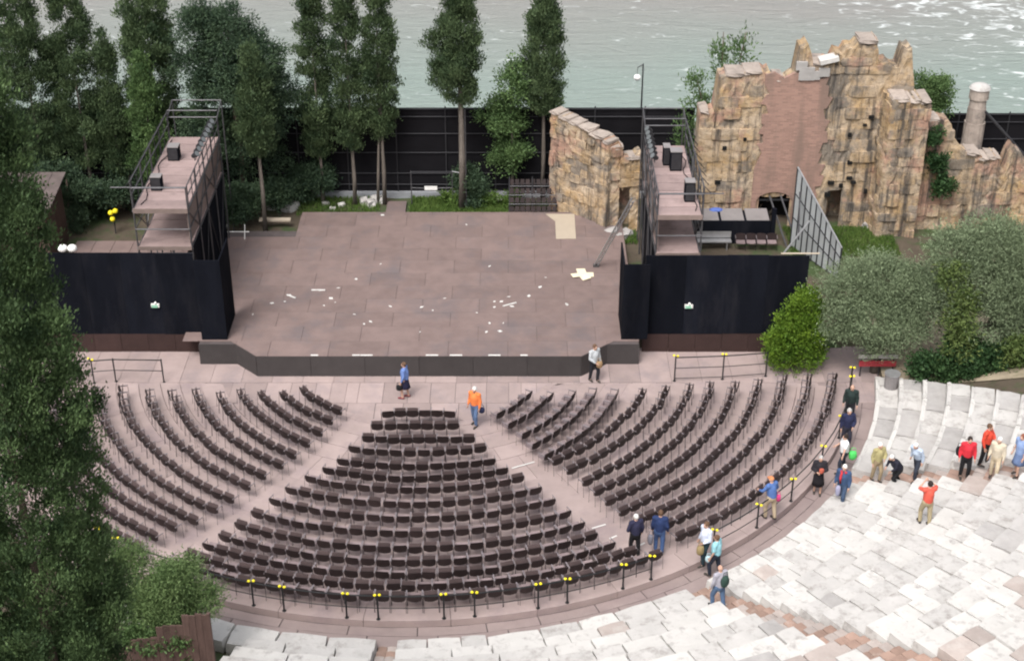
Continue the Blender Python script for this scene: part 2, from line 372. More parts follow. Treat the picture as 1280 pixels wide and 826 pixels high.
for j, (ya, yb) in enumerate(((-5.3, -4.05), (-6.2, -5.3))):
    x = -5.2 + .4*j
    while x < 4.6:
        quadpanel(fl, 'floor_board', [(x, ya, 0), (x+1.1, ya, 0), (x+1.1, yb, 0), (x, yb, 0)], -.02, rn.uniform(-.002, .004), 'floor_panel'); x += 1.1
MID = [5.75, 6.64, 7.58, 8.45, 9.33, 10.12, 10.88, 11.75, 12.63, 13.50, 14.36, 15.12, 15.82, 16.45, 17.02]
def tz(i): return .012 + max(0, i-4)*.024             # height of tier i
seatp = struct('seating_platform', MB().add([pol(5.6, a, -.01) for a in range(-168, -11, 3)] + [pol(17.42, a, -.01) for a in range(-12, -169, -3)], [tuple(range(106))]), 'gap')
bounds = [5.55] + [MID[i]+.16 for i in range(14)] + [17.45]
for i in range(15):
    r0, r1 = bounds[i], bounds[i+1]; seg = 10 + i//2
    n1 = [(-163, -17), (-165, -14), (-167, -12.5), (-168, -11.5), (-168, -11)][min(i//3, 4)]
    for k in range(seg):
        a0 = n1[0] + (n1[1]-n1[0])*k/seg; a1 = n1[0] + (n1[1]-n1[0])*(k+1)/seg
        pts = [pol(r0+.008, a0 + (a1-a0)*t/4) for t in range(5)] + [pol(r1-.006, a1 + (a0-a1)*t/4) for t in range(5)]
        if pts[0].y > -2.2: continue
        quadpanel(seatp, 'platform_board', [(p.x, min(p.y, -2.6), 0) for p in pts], -.02, tz(i)+rn.uniform(-.002, .002), 'platform_panel', .006)
walk = struct('walkway', MB().add([pol(17.3, a, -.03) for a in range(-190, 6, 3)] + [pol(RO+.3, a, -.03) for a in range(5, -191, -3)], [tuple(range(132))]), 'gap')
k = 0; a = -186.0
while a < 3:
    st = rn.choice((5.6, 6.4, 7.2)); a2 = a+st
    for (ra, rb, off) in ((17.46, 17.88, 0), (17.88, RO+.02, 2.1)):
        pts = [pol(ra, a+off + st*t/4) for t in range(5)] + [pol(rb, a2+off - st*t/4) for t in range(5)]
        quadpanel(walk, 'paving_slab', [(p.x, p.y, 0) for p in pts], -.03, 0.0+rn.uniform(-.003, .003), 'walkway_slab', .014)
    a = a2
# ------------------------------------------------------------------ stage
SX = -.28
SO = Vector((SX, -2, 0))
stage = thing('stage', 'large timber stage with greyish brown boarded deck and dark front', 'stage', SO)
front = [(-9.4, -1.03), (-7.85, -1.03), (-6.88, -2.0), (6.33, -2.0), (7.42, -1.03), (8.76, -1.03)]
DZ = .95
body = front + [(8.76, 11.7), (-6.65, 11.7), (-6.65, 9.6), (-10.1, 9.6), (-10.1, .2), (-9.4, .2)]
part(stage, 'base', MB().prism([(x, y, .02) for x, y in [(a+.03*(1 if a < 0 else -1), b+.04) for a, b in body]], (0, 0, DZ-.045)), 'gap')
# front boards
for i in range(5):
    (x0, y0), (x1, y1) = front[i], front[i+1]; L = math.hypot(x1-x0, y1-y0); n = max(1, round(L/2.35))
    for k in range(n):
        t0, t1 = k/n, (k+1)/n; a = Vector((x0+(x1-x0)*t0, y0+(y1-y0)*t0, 0)); b = Vector((x0+(x1-x0)*t1, y0+(y1-y0)*t1, 0))
        c = (a+b)/2; part(stage, 'front_board', MB().box((c.x, c.y, .475), ((b-a).length-.012, .045, .93), math.atan2(y1-y0, x1-x0)), 'stage_face')
def clip(poly, ax, val, keep_less):
    out = []
    for i in range(len(poly)):
        p, q = poly[i], poly[(i+1) % len(poly)]; a = (p[ax] <= val) == keep_less or p[ax] == val; b = (q[ax] <= val) == keep_less or q[ax] == val
        if a: out.append(p)
        if a != b:
            t = (val-p[ax])/(q[ax]-p[ax]); out.append(tuple(p[i2]+(q[i2]-p[i2])*t for i2 in range(2)))
    return out
def clipline(poly, p0, p1):   # keep left of p0->p1
    def s(p): return (p1[0]-p0[0])*(p[1]-p0[1])-(p1[1]-p0[1])*(p[0]-p0[0])
    out = []
    for i in range(len(poly)):
        p, q = poly[i], poly[(i+1) % len(poly)]; a, b = s(p), s(q)
        if a >= 0: out.append(p)
        if (a >= 0) != (b >= 0):
            t = a/(a-b); out.append((p[0]+(q[0]-p[0])*t, p[1]+(q[1]-p[1])*t))
    return out
yy = -2.0; row = 0
while yy < 11.7:
    y2 = min(yy+1.22, 11.7); xx = -10.1 + (1.2 if row % 2 else 0) - 1.2
    while xx < 8.76:
        x2 = xx+2.44
        pl = [(max(xx, -10.1), yy), (min(x2, 8.76), yy), (min(x2, 8.76), y2), (max(xx, -10.1), y2)]
        if pl[1][0]-pl[0][0] > .1:
            if y2 > 9.7 and pl[1][0] < -6.6: xx = x2; continue
            if y2 > 9.7: pl = clip(pl, 0, -6.65, False)
            if yy < -.9:
                pl = clipline(pl, front[1], front[2]); pl = clipline(pl, front[3], front[4]) if pl else pl
                if pl and (pl[0][0] < -7 or pl[0][0] > 5): pl = [p for p in pl] if max(p[1] for p in pl) <= -1.02 else pl
                if pl:
                    left = clip(pl, 0, front[1][0], True); mid = clip(clip(pl, 0, front[1][0], False), 0, front[4][0], True); right = clip(pl, 0, front[4][0], False)
                    for q, lim in ((left, 1), (mid, 0), (right, 1)):
                        if q and lim: q = clip(q, 1, -1.03, False)
                        if q and len(q) > 2 and abs(sum(q[i][0]*q[(i+1)%len(q)][1]-q[(i+1)%len(q)][0]*q[i][1] for i in range(len(q)))) > .05:
                            o = quadpanel(None, 'deck_board', [(p[0], p[1], 0) for p in q], DZ-.02, DZ+rn.uniform(-.003,.003), 'stage_deck', .006); o.parent = stage; o.location = -SO
                xx = x2; continue
            if len(pl) > 2:
                o = quadpanel(None, 'deck_board', [(p[0], p[1], 0) for p in pl], DZ-.02, DZ+rn.uniform(-.003,.003), 'stage_deck', .006); o.parent = stage; o.location = -SO
        xx = x2
    yy = y2; row += 1
pb = [G(682, 268, DZ), G(718, 268, DZ), G(720, 299, DZ), G(695, 299, DZ), G(694, 277, DZ)]
single('plywood_sheet', MB().prism([(p.x, p.y, DZ+.005) for p in pb], (0,0,.02)), 'pale_board', 'pale beige plywood sheet lying at the back corner of the stage', 'plywood', loc=Vector((pb[0].x, pb[0].y, DZ+.005)))
# ------------------------------------------------------------------ stone tiers (cavea)
def ring_blocks(parent, a0, a1, k, mats, length=1.15, gap_r=.012, skip=None, nosing=False):
    r0 = RO+.02+STEP_T*k; r1 = r0+STEP_T; z1 = STEP_H*(k+1)*.999; rm = (r0+r1)/2
    zt = z1 if k else .30
    a = a0
    while a < a1-.3:
        da = math.degrees(rn.uniform(.65, 1.5)*length/rm)
        if a+da > a1-math.degrees(.45/rm): da = a1-a
        am = a+da/2
        if not (skip and skip(am, rm)):
            m = mats(am, rm, k); L = math.radians(da)*r1
            dz = rn.uniform(-.022, .018); hh = .62
            p = pol(rm, am, k*STEP_H + .36 - hh/2 + dz)
            inst(block_mesh(m, rn.randrange(8), .018), 'stone', parent, p-parent.location, R(am)+PI/2+R(rn.uniform(-.5, .5)), (L*.968, STEP_T+(.10 if not nosing else -.07)+rn.uniform(-.02, .03), hh), None)
        a += da
    if nosing:       # paler edge stones along the front of the tier
        a = a0
        while a < a1-.2:
            da = min(math.degrees(rn.uniform(.8, 1.7)/r0), a1-a); am = a+da/2
            inst(block_mesh(rn.choice(('limestone','limestone_pale','limestone_pale')), rn.randrange(8), .035), 'edge_stone', parent, pol(r0+.02, am, k*STEP_H+.36-.31+.012+rn.uniform(-.01,.012))-parent.location, R(am)+PI/2, (math.radians(da)*r0*.985, .17, .62)); a += da
def cavea_mat(a, r, k):
    g = ss(24, 30, r) * (1 if a > -66 else .4)
    q = rn.random()
    if a > -31: return 'limestone' if q < .45 else 'stone_grey'
    if q < .05 + .5*g: return 'stone_pink' if rn.random() < .6 else 'stone_grey'
    return 'limestone' if q < .5 else 'limestone_pale'
wA = thing('stone_seating', 'broad wedge of worn white stone tiers between the two brick stairs', 'stone seating', pol(RO, -45), group='stone tiers')
wB = thing('stone_seating', 'narrow wedge of white stone tiers below the soil bank and olive trees', 'stone seating', pol(RO, -20), group='stone tiers')
wC = thing('stone_seating', 'lowest curved wedge of bright white stone tiers behind the central chairs', 'stone seating', pol(RO, -80), group='stone tiers')
wD = thing('stone_seating', 'strip of white stone tiers beside the board fence and shrub', 'stone seating', pol(RO, -110), group='stone tiers')
for k in range(17):
    ring_blocks(wA, -57.3, -32.2, k, cavea_mat, .85)
    if k < 10: ring_blocks(wB, -29.6, -8.2 - 1.75*k, k, cavea_mat, 1.3, nosing=True)
    if k < 12: ring_blocks(wC, max(-90.3, -90.3) if k < 5 else -75, -59.9, k, cavea_mat, 1.2)
    if k < 4: ring_blocks(wD, -119 if k < 1 else -104.2, -92.2, k, cavea_mat, 1.2)
def stair(label, am, da, n, z0=0.0):
    t = thing('stone_stair', label, 'stair', pol(RO, am)); 
    for k in range(n*2):
        r0 = RO+.03+STEP_T/2*k; rm = r0+STEP_T/4; wdt = math.radians(da)*rm
        nb = 3 if wdt > .9 else 2
        for j in range(nb):
            off = (j+.5)/nb-.5; p = pol(rm, am, STEP_H/2*(k+1)-.3+rn.uniform(-.008,.008)-STEP_H*.32); tang = Vector((-math.sin(R(am)), math.cos(R(am)), 0))
            inst(block_mesh(rn.choice(('stair_brick','stair_brick','stone_pink')), rn.randrange(8), .018), 'step', t, p + tang*off*wdt - t.location, R(am)+PI/2, (wdt/nb*.985, STEP_T/2+.06, .6))
    return t
stair('reddish brick stair climbing between the white stone wedges', -58.6, 2.5, 13)
stair('brick and stone stair where a row of visitors stands', -30.9, 2.5, 11)
stair('short brown stair behind the middle of the chair block', -91.25, 1.8, 4)

# ------------------------------------------------------------------ chairs
def chair_parts():
    P = {}
    def shell(rows, off, n):
        fr = [p for r_ in rows for p in r_]; bk = [tuple(a+b for a, b in zip(p, off)) for p in fr]; k = len(fr); m = len(rows)
        fs = [(j*n+i, j*n+i+1, (j+1)*n+i+1, (j+1)*n+i) for j in range(m-1) for i in range(n-1)]
        ed = [(i+1, i, k+i, k+i+1) for i in range(n-1)] + [((m-1)*n+i, (m-1)*n+i+1, k+(m-1)*n+i+1, k+(m-1)*n+i) for i in range(n-1)] + [(j*n, (j+1)*n, k+(j+1)*n, k+j*n) for j in range(m-1)] + [((j+1)*n+n-1, j*n+n-1, k+j*n+n-1, k+(j+1)*n+n-1) for j in range(m-1)]
        return MB().add(fr+bk, fs + [tuple(reversed([q+k for q in f])) for f in fs] + ed)
    n = 5
    def seat_rows(up):
        rows = []
        for j in range(4):
            y = -.22+.41*j/3; r_ = []
            for i in range(n):
                q = 2*i/(n-1)-1; p = (q*.208, y-(.02*q*q if j == 3 else 0), .425+.012*q*q-(.014 if j in (1,2) else 0)-(.01 if j == 3 else 0)+.02*j/3)
                if up: d = p[1]+.2; p = (p[0], -.19+.1*d+(p[2]-.425), .44+d*.82)
                r_.append(p)
            rows.append(r_)
        return rows
    P['seat'] = (shell(seat_rows(False), (0,0,-.03), n), 'chair_seat')
    P['seat_up'] = (shell(seat_rows(True), (0,.03,-.005), n), 'chair_shell')
    rows = []
    for j in range(4):
        f = j/3; wq = (.205,.226,.228,.214)[j]
        rows.append([((2*i/(n-1)-1)*wq, -.235-.055*f-.028*(1-(2*i/(n-1)-1)**2), (.41+.325*f)-(.02*(2*i/(n-1)-1)**2 if j == 3 else 0)+(.025*(2*i/(n-1)-1)**2 if j == 0 else 0)) for i in range(n)])
    P['backrest'] = (shell(rows, (0,.028,0), n), 'chair_back')
    for sgn in (-1, 1):
        x = sgn*.242
        P['side_frame%d' % sgn] = (MB().path([(x,-.31,.004),(x,-.275,.60),(x,-.2,.61),(x,.02,.61),(x,.05,.56),(x,.07,.004)], .007, 4), 'chair_metal')
        P['armrest%d' % sgn] = (MB().add([(x-.013,-.27,.625),(x+.013,-.27,.625),(x+.013,.07,.622),(x-.013,.07,.622),(x-.013,-.27,.65),(x+.013,-.27,.65),(x+.013,.07,.648),(x-.013,.07,.648)], [(0,3,2,1),(4,5,6,7),(0,1,5,4),(1,2,6,5),(2,3,7,6),(3,0,4,7)]), 'chair_arm')
    return P
CP = chair_parts(); CM = {k: v[0].mesh(k.rstrip('-1'), v[1]) for k, v in CP.items()}
def pieces(d, up): return [(k.rstrip('-1').replace('_up', ''), v) for k, v in d.items() if k != ('seat' if up else 'seat_up')]
chairs = []     # (row index, block, position, heading)
def add_row(block, i, a0, a1, rfun, pitch=.512):
    a = a0; rr = rfun(a0)
    L = 0; n = 0; prev = None
    arc = sum(math.radians((a1-a0)/40)*rfun(a0+(a1-a0)*(q+.5)/40) for q in range(40))
    cnt = max(1, round(arc/pitch)); 
    for k in range(cnt):
        aa = a0+(a1-a0)*(k+.5)/cnt; r = rfun(aa); da = .5
        t = pol(rfun(aa+da), aa+da)-pol(rfun(aa-da), aa-da); head = math.atan2(t.y, t.x)     # tangent; chair faces left of it (towards the stage)
        j = rn.gauss(0, 1); p = pol(r-.27+rn.gauss(0, .02), aa, 0); 
        chairs.append((i, block, Vector((p.x, p.y, tz(i)+.002)), head+R(j*2.6), (cnt-k) if block == 'left' else k+1))
endsL = [105.0, 105.6, 106.3, 107.8, 108.2, 109.6, 111.5, 113.0, 113.7, 114.4, 114.9, 115.3, 116.0, 116.8, 117.5]
for i in range(15):
    aL = -endsL[i]; aR = -180+endsL[i]
    if i == 0: aL, aR = -105.8, -76.0
    if i == 1: aL, aR = -106.3, -76.8
    if i > 11: aR += (.3, 1.2, 2.6)[i-12]
    ex = [.28,.28,.2,.1,.08,.03,0,0,0,0,0,0,0,0,0][i]
    add_row('central', i, aL, aR, lambda a, i=i, ex=ex: MID[i] + ex*((a+90)/15)**2*.9)
rA = [6.67,7.5,8.35,9.15,9.95,10.43,11.21,12.1,12.88,13.6,14.35,15.1,15.85,16.6]
rE = [6.06,6.72,7.39,7.95,8.73,9.74,10.55,11.35,12.13,13.01,13.91,14.81,15.77,16.77]
aE = [-44.9,-40.9,-35.4,-31,-28.5,-25.3,-22.2,-19.9,-18,-16.7,-15.1,-12.9,-11.9,-11.2]
aA = [-65.1,-63.8,-62.8,-62.8,-62.2,-61.5,-60.7,-60.2,-60.1,-60,-59.8,-59.3,-58.4,-56.9]
for i in range(14):
    add_row('right', i, aA[i], aE[i], lambda a, i=i: rA[i] + (rE[i]-rA[i])*(a-aA[i])/(aE[i]-aA[i]))
lA = [6.45,7.24,8.11,8.93,9.83,10.59,11.43,12.25,13.19,14.01,14.82,15.5,16.25,16.95]
lE = [6.29,7.07,7.76,8.41,9.24,10.01,10.88,11.75,12.73,13.70,14.6,15.5,16.3,17.0]
laE = [-140.8,-142.7,-146.5,-150.4,-151.6,-155.5,-156.8,-158.6,-161.5,-162.3,-164,-165,-166,-167]
laA = [-118.4,-117.7,-116.9,-116.9,-117,-117.2,-118.1,-118.4,-118.5,-119,-119.5,-120.9,-121.5,-121.5]
for i in range(14):
    add_row('left', i, laE[i], laA[i], lambda a, i=i: lA[i] + (lE[i]-lA[i])*(a-laA[i])/(laE[i]-laA[i]))
ORD = ['front','second','third','fourth','fifth','sixth','seventh','eighth','ninth','tenth','eleventh','twelfth','thirteenth','fourteenth','fifteenth']
BLK = {'central': 'central wedge facing the stage', 'right': 'curved block beside the white stone tiers', 'left': 'curved block beside the dark cypress'}
SHORT = {'central': 'central wedge', 'right': 'block beside stone tiers', 'left': 'block beside cypress'}
AISLE = {'central': 'cypress-side aisle', 'right': 'aisle', 'left': 'aisle'}
def nth_word(n):
    w_ = 'first second third fourth fifth sixth seventh eighth ninth tenth eleventh twelfth thirteenth fourteenth fifteenth sixteenth seventeenth eighteenth nineteenth twentieth'.split()
    if n <= 20: return w_[n-1]
    return ('twenty-' if n < 30 else 'thirty-')+w_[n % 10-1] if n % 10 else {30: 'thirtieth', 40: 'fortieth'}[n]
def hidden(p):     # behind the big cypress or off the picture
    d = depth(p); u = 640+F*(p.x-CX)/d; v = 413-F*((p.y-CY)*s_+(p.z-H)*c_)/d
    return u < 100 or (u < 165 and v > 590)
order = sorted(range(len(chairs)), key=lambda k: depth(chairs[k][2]) + (1000 if hidden(chairs[k][2]) else 0))
near = set(order[:296])
rest = {m: MB() for m in ('chair_seat', 'chair_back', 'chair_metal', 'chair_arm')}
allrest = MB(); mi = []
slots = ['chair_seat', 'chair_back', 'chair_metal', 'chair_arm', 'chair_shell']
for k, (i, bl, p, hd, nth) in enumerate(chairs):
    up = bl == 'left' or (bl == 'right' and i > 4) or (bl == 'central' and rn.random() < .5)
    if k in near:
        o = bpy.data.objects.new('theatre_chair', None); COL.objects.link(o); o.empty_display_size = .2; o.location = p; o.rotation_euler = (0, 0, hd)
        tag(o, 'dark brown chair, %s row of %s, %s from %s' % (ORD[i], SHORT[bl], nth_word(nth), AISLE[bl]), 'chair', 'chairs of the %s' % BLK[bl])
        for nm, me in pieces(CM, up): inst(me, nm, o, (0,0,0))
    else:
        m = Matrix.Translation(p) @ Matrix.Rotation(hd, 4, 'Z')
        for nm, (mb, mm) in pieces(CP, up):
            allrest.add([m @ Vector(v) for v in mb.v], mb.f); mi += [slots.index(mm)]*len(mb.f)
ro = allrest.build('theatre_chairs', 'chair_seat'); 
for mm in slots[1:]: ro.data.materials.append(M[mm])
ro.data.polygons.foreach_set('material_index', mi)
tag(ro, 'remaining dark brown armchairs of the side blocks and front rows', 'chairs', kind='stuff')
print('chairs', len(chairs), 'individual', len(near))
exec_rest = True

# ------------------------------------------------------------------ railings with yellow lamps
def lamp_on(t, p, post, seed):
    mb = MB(); q = random.Random(seed)
    for dx in (-.075, .075):
        c = Vector((p[0]+dx, p[1]-.02+q.uniform(-.02,.02), p[2]+.05+q.uniform(-.02,.02)))
        mb.ball(c, (.056,.05,.045), 8, 5)
    lp = sub(t, post, 'lamp', mb, 'yellow', True)
def railing(label, pts, lamps, h=.95, zr=(.93, .45), base_z=None, low=True, posts=None):
    """pts: base points along the rail; a post stands at every point"""
    t = thing('railing', label, 'railing', pts[0])
    ps = []
    for k, p in enumerate(pts):
        if posts and k not in posts: ps.append(None); continue
        o = part(t, 'post', MB().tube(p, p+Vector((0,0,h)), .03, n=6).tube(p, p+Vector((0,0,.012)), .07, n=8), 'rail_paint'); ps.append(o)
        if k in lamps: lamp_on(t, p+Vector((0,0,h)), o, k)
    for z in zr:
        part(t, 'rail', MB().path([p+Vector((0,0,z)) for p in pts], .024 if z > .8 else .016, 6), 'rail_paint', True)
    return t
# main curved rail: angles of posts measured from the photograph
ZP = tz(14)
def ang_of(u, v): p = G(u, v, ZP); return math.degrees(math.atan2(p.y, p.x))
RR = 17.36
upx = [(270,742),(296,748),(320,752),(357,760),(398,764),(435,767),(474,768),(515,769),(555,770),(593,767),(632,762),(671,756),(708,751),(745,744),(780,737),(812,722)]
railing('long black curved railing with yellow lamps behind the central chairs', [pol(RR, -127, ZP), pol(RR, -124, ZP), pol(RR, -121.5, ZP)] + [pol(RR, ang_of(u, v), ZP) for u, v in upx], {0,1,5,6,8,9,11,12,14,15,17,18}, posts={0,1,2,3,5,6,8,9,11,12,14,15,17,18})
ra = [-53.5, -49.5, -46.2, -43, -39.2, -35, -31, -27, -23.5, -20.5, -17, -13.5, -11.2]
railing('black curved railing with yellow lamps along the right block of chairs', [pol(RR, a, ZP) for a in ra], {0,2,4,6,8,11,12}, posts={0,2,4,6,8,10,11,12})
railing('short black railing with yellow lamps before the right stage wall', [G(u, v, 0) for u, v in ((843,476),(903,474),(957,470))], {0,1}, h=1.15, zr=(1.1,.6,.12))
railing('short black railing before the left stage wall', [G(u, v, 0) for u, v in ((205,478),(145,477),(118,479),(82,482))], {2,3}, h=1.1, zr=(1.05,.55))

# ------------------------------------------------------------------ black screens either side of the stage
def screen(label, x0, x1, y, zt, zb, boards, inner, side):
    t = thing('black_screen', label, 'screen', ((x0+x1)/2, y, 0))
    n = max(2, round((x1-x0)/1.5))
    for k in range(n):
        a, b = x0+(x1-x0)*k/n, x0+(x1-x0)*(k+1)/n
        part(t, 'cloth_panel', MB().box(((a+b)/2, y+rn.uniform(-.02,.02), (zt+zb)/2 + rn.uniform(-.02,.02)), (b-a-.006, .06, zt-zb)), 'black_cloth')
    n = max(2, round((x1-x0)/1.1))
    for k in range(n):
        a, b = x0+(x1-x0)*k/n, x0+(x1-x0)*(k+1)/n
        part(t, 'base_board', MB().box(((a+b)/2, y-.01+rn.uniform(-.008,.008), zb/2), (b-a-.012, .05, zb-.01)), 'red_board')
    # folded end beside the stage, standing on the stage wing
    (xa, xb, ya, zt2) = inner
    part(t, 'end_panel', MB().box(((xa+xb)/2, ya, (zt2+DZ)/2), (xb-xa, .06, zt2-DZ-.02)), 'black_cloth')
    xs = xb-.04 if side > 0 else xa+.04
    part(t, 'return_panel', MB().box((xs, (ya+y+1.4)/2+.035, (zt2+DZ)/2-.01), (.06, y+1.4-ya, zt2-DZ-.04)), 'black_cloth')
    part(t, 'top_tube', MB().tube((x0, y+.07, zt-.05), (x1, y+.07, zt-.05), .025), 'dark_metal')
    for k in range(4):
        x = x0+.3+(x1-x0-.6)*k/3
        part(t, 'strut', MB().tube((x, y+.07, zt-.1), (x, y+1.0, .7), .025), 'dark_metal')
    return t
screen('tall black cloth screen left of the stage with a small exit light', -18.5, -9.45, 0.0, 4.62, .86, 4, (-9.3, -8.25, -.65, 4.62), 1)
screen('tall black cloth screen right of the stage with a small exit light', 8.95, 15.6, 0.0, 4.5, .86, 4, (8.02, 9.1, -.62, 4.42), -1)
for u, v, lab in ((194, 382, 'left'), (861, 383, 'right')):
    p = V(u, v, -.09); t = thing('exit_light', 'small green and white exit light on the %s black screen' % lab, 'exit light', p)
    part(t, 'housing', MB().box(p+Vector((0,.02,0)), (.34,.07,.16)), 'white_paint')
    part(t, 'sign_face', MB().box(p+Vector((-.02,-.035,-.02)), (.24,.02,.11)), 'exit_green')
    part(t, 'lamp', MB().ball(p+Vector((.02,-.0,.12)), .06, 8, 5), 'white_paint', True)

# ------------------------------------------------------------------ lighting gantries
def gantry(label, x0, x1, y0, y1, z, zl, inner):
    """x0..x1 width, y0..y1 length, decks at z and zl, inner = side towards the stage (+1 right)"""
    t = thing('lighting_gantry', label, 'gantry', ((x0+x1)/2, y0, .62))
    xi, xo = (x1, x0) if inner > 0 else (x0, x1)
    ys = [y0+.06+(y1-y0-.12)*k/4 for k in range(5)]
    gz = .63
    for k, y in enumerate(ys):
        part(t, 'post', MB().tube((xo, y, gz), (xo, y, z+1.25), .035), 'grey_metal')
        part(t, 'post', MB().tube((xi, y, gz), (xi, y, z+.95), .035), 'grey_metal')
        part(t, 'cross_beam', MB().tube((xo-.05, y, z-.12), (xi+.05, y, z-.12), .03), 'grey_metal')
        part(t, 'cross_beam', MB().tube((xo-.05, y, zl-.1), (xi+.05, y, zl-.1), .03), 'grey_metal')
        if k < 4:
            for xx in (xi, xo):
                part(t, 'brace', MB().tube((xx, y, zl+.05 if k % 2 else z-.1), (xx, ys[k+1], z-.1 if k % 2 else zl+.05), .024), 'grey_metal')
                part(t, 'brace', MB().tube((xx, y, gz if k % 2 else zl-.1), (xx, ys[k+1], zl-.1 if k % 2 else gz), .024), 'dark_metal')
    for xx, zz in ((xo, z+1.2), (xo, z+.62), (xi, z+.92), (xi, z+.5), (xi, z-.05), (xo, z-.05), (xi, zl-.03), (xo, zl-.03), (xi, zl+.8), (xo, zl+.8)):
        part(t, 'rail', MB().tube((xx, y0, zz), (xx, y1+.1, zz), .03), 'grey_metal')
    for k in range(9):
        y = y0+.3+(y1-y0-.5)*k/8
        part(t, 'baluster', MB().tube((xo, y, z-.05), (xo, y, z+1.2), .018), 'dark_metal')
        part(t, 'baluster', MB().tube((xi, y, z-.05), (xi, y, z+.92), .018), 'dark_metal')
        part(t, 'bracket', MB().tube((xo, y, z+1.2), (xo-.35*inner, y+.2, z+.75), .018), 'dark_metal')
    part(t, 'cable', MB().path([(xo+.25*inner+.12*math.sin(q*1.3), y0+.4+(y1-y0-.8)*q/14, z+.03) for q in range(15)], .018, 5), 'black_cloth')
    # end frames
    for y, zz in ((y0, z+.95), (y1, z+.95), (y1+.05, z+1.25), (y1+1.2, z+1.3), (y0, zl+.8)):
        part(t, 'end_rail', MB().tube((x0, y, zz), (x1, y, zz), .03), 'grey_metal')
    for xx in (x0, x1): part(t, 'end_rail', MB().tube((xx, y1-.3, z+.9), (xx, y1+1.2, z+1.3), .03), 'grey_metal')
    for xx in (x0, x1): part(t, 'end_post', MB().tube((xx, y1+1.2, gz), (xx, y1+1.2, z+1.3), .03), 'grey_metal')
    part(t, 'outrigger', MB().tube((xo-.8*inner, y0+.05, z+.95), (xi, y0+.05, z+.95), .028), 'grey_metal')
    n = 9
    for lv, zz in (('deck_plank', z), ('lower_plank', zl)):
        for k in range(n):
            a, b = y0+(y1-y0)*k/n, y0+(y1-y0)*(k+1)/n
            part(t, lv, MB().box(((x0+x1)/2, (a+b)/2, zz-.025+rn.uniform(-.008,.008)), (x1-x0-.09, b-a-.045, .05)), 'plank')
    part(t, 'toe_board', MB().box(((x0+x1)/2, y0-.02, z-.07), (x1-x0, .04, .2)), 'ply_side')
    part(t, 'toe_board', MB().box(((x0+x1)/2, y0-.02, zl-.06), (x1-x0, .04, .16)), 'ply_side')
    # ply cladding on the stage side between the decks
    for k in range(4):
        a, b = ys[k], ys[k+1]
        part(t, 'side_panel', MB().box((xi-.06*inner, (a+b)/2, (z+zl)/2-.05), (.03, b-a-.04, z-zl-.35)), 'ply_side')
        part(t, 'black_drape', MB().box((xi-.08*inner, (a+b)/2, (zl+.8)/2), (.03, b-a-.02, zl-.95)), 'black_cloth')
    return t
gantry('steel lighting gantry with plank walkway left of the stage', -11.95, -9.72, 1.2, 8.9, 6.0, 4.3, 1)
gantry('steel lighting gantry with plank walkway right of the stage', 9.40, 11.22, .6, 7.9, 6.0, 4.3, -1)
def floodlight(p, d, lab, grp):
    t = thing('floodlight', lab, 'floodlight', p, group=grp); d = Vector(d).normalized()
    part(t, 'housing', MB().tube(p-d*.16, p+d*.13, .09, .135, 10), 'dark_metal')
    part(t, 'lens', MB().tube(p+d*.125, p+d*.15, .12, .12, 10), 'lens')
    part(t, 'yoke', MB().tube(p+Vector((0,-.15,0)), p+Vector((0,-.15,-.2)), .016).tube(p+Vector((0,.15,0)), p+Vector((0,.15,-.2)), .016).tube(p+Vector((0,-.15,-.2)), p+Vector((0,.15,-.2)), .016), 'dark_metal')
for k in range(8):
    floodlight(Vector((-9.84, 4.2+.52*k, 7.12)), (.5,-.25,.42), 'black floodlight on the left gantry rail, %s from the river end' % nth_word(8-k), 'floodlights on the left gantry')
for k in range(7):
    floodlight(Vector((9.50, 4.0+.5*k, 7.12)), (-.5,-.25,.42), 'black floodlight on the right gantry rail, %s from the river end' % nth_word(7-k), 'floodlights on the right gantry')
def speaker(p, s, lab, grp):
    t = thing('loudspeaker', lab, 'loudspeaker', p, group=grp)
    part(t, 'cabinet', MB().box(p+Vector((0,0,s[2]/2)), s), 'black_cloth')
    part(t, 'lid', MB().box(p+Vector((0,0,s[2]+.02)), (s[0]*1.03, s[1]*1.03, .04)), 'lid_grey')
    part(t, 'grille', MB().box(p+Vector((0,-s[1]/2-.012,s[2]*.5)), (s[0]*.85,.02,s[2]*.85)), 'dark_metal')
L1 = 'black loudspeaker box on the left gantry walkway'; L2 = 'black loudspeaker box on the right gantry walkway'
speaker(Vector((-11.35, 3.2, 6.012)), (.45,.42,.58), L1+' near its front end', 'loudspeakers on the left gantry'); speaker(Vector((-11.25, 6.4, 6.012)), (.48,.5,.6), L1+' near the floodlights', 'loudspeakers on the left gantry')
speaker(Vector((10.82, 2.1, 6.012)), (.42,.45,.85), L2+' near its front end', 'loudspeakers on the right gantry'); speaker(Vector((10.55, 5.3, 6.012)), (.5,.5,.85), 'broad '+L2, 'loudspeakers on the right gantry'); speaker(Vector((10.2, 5.9, 6.012)), (.3,.5,.8), 'narrow '+L2, 'loudspeakers on the right gantry')
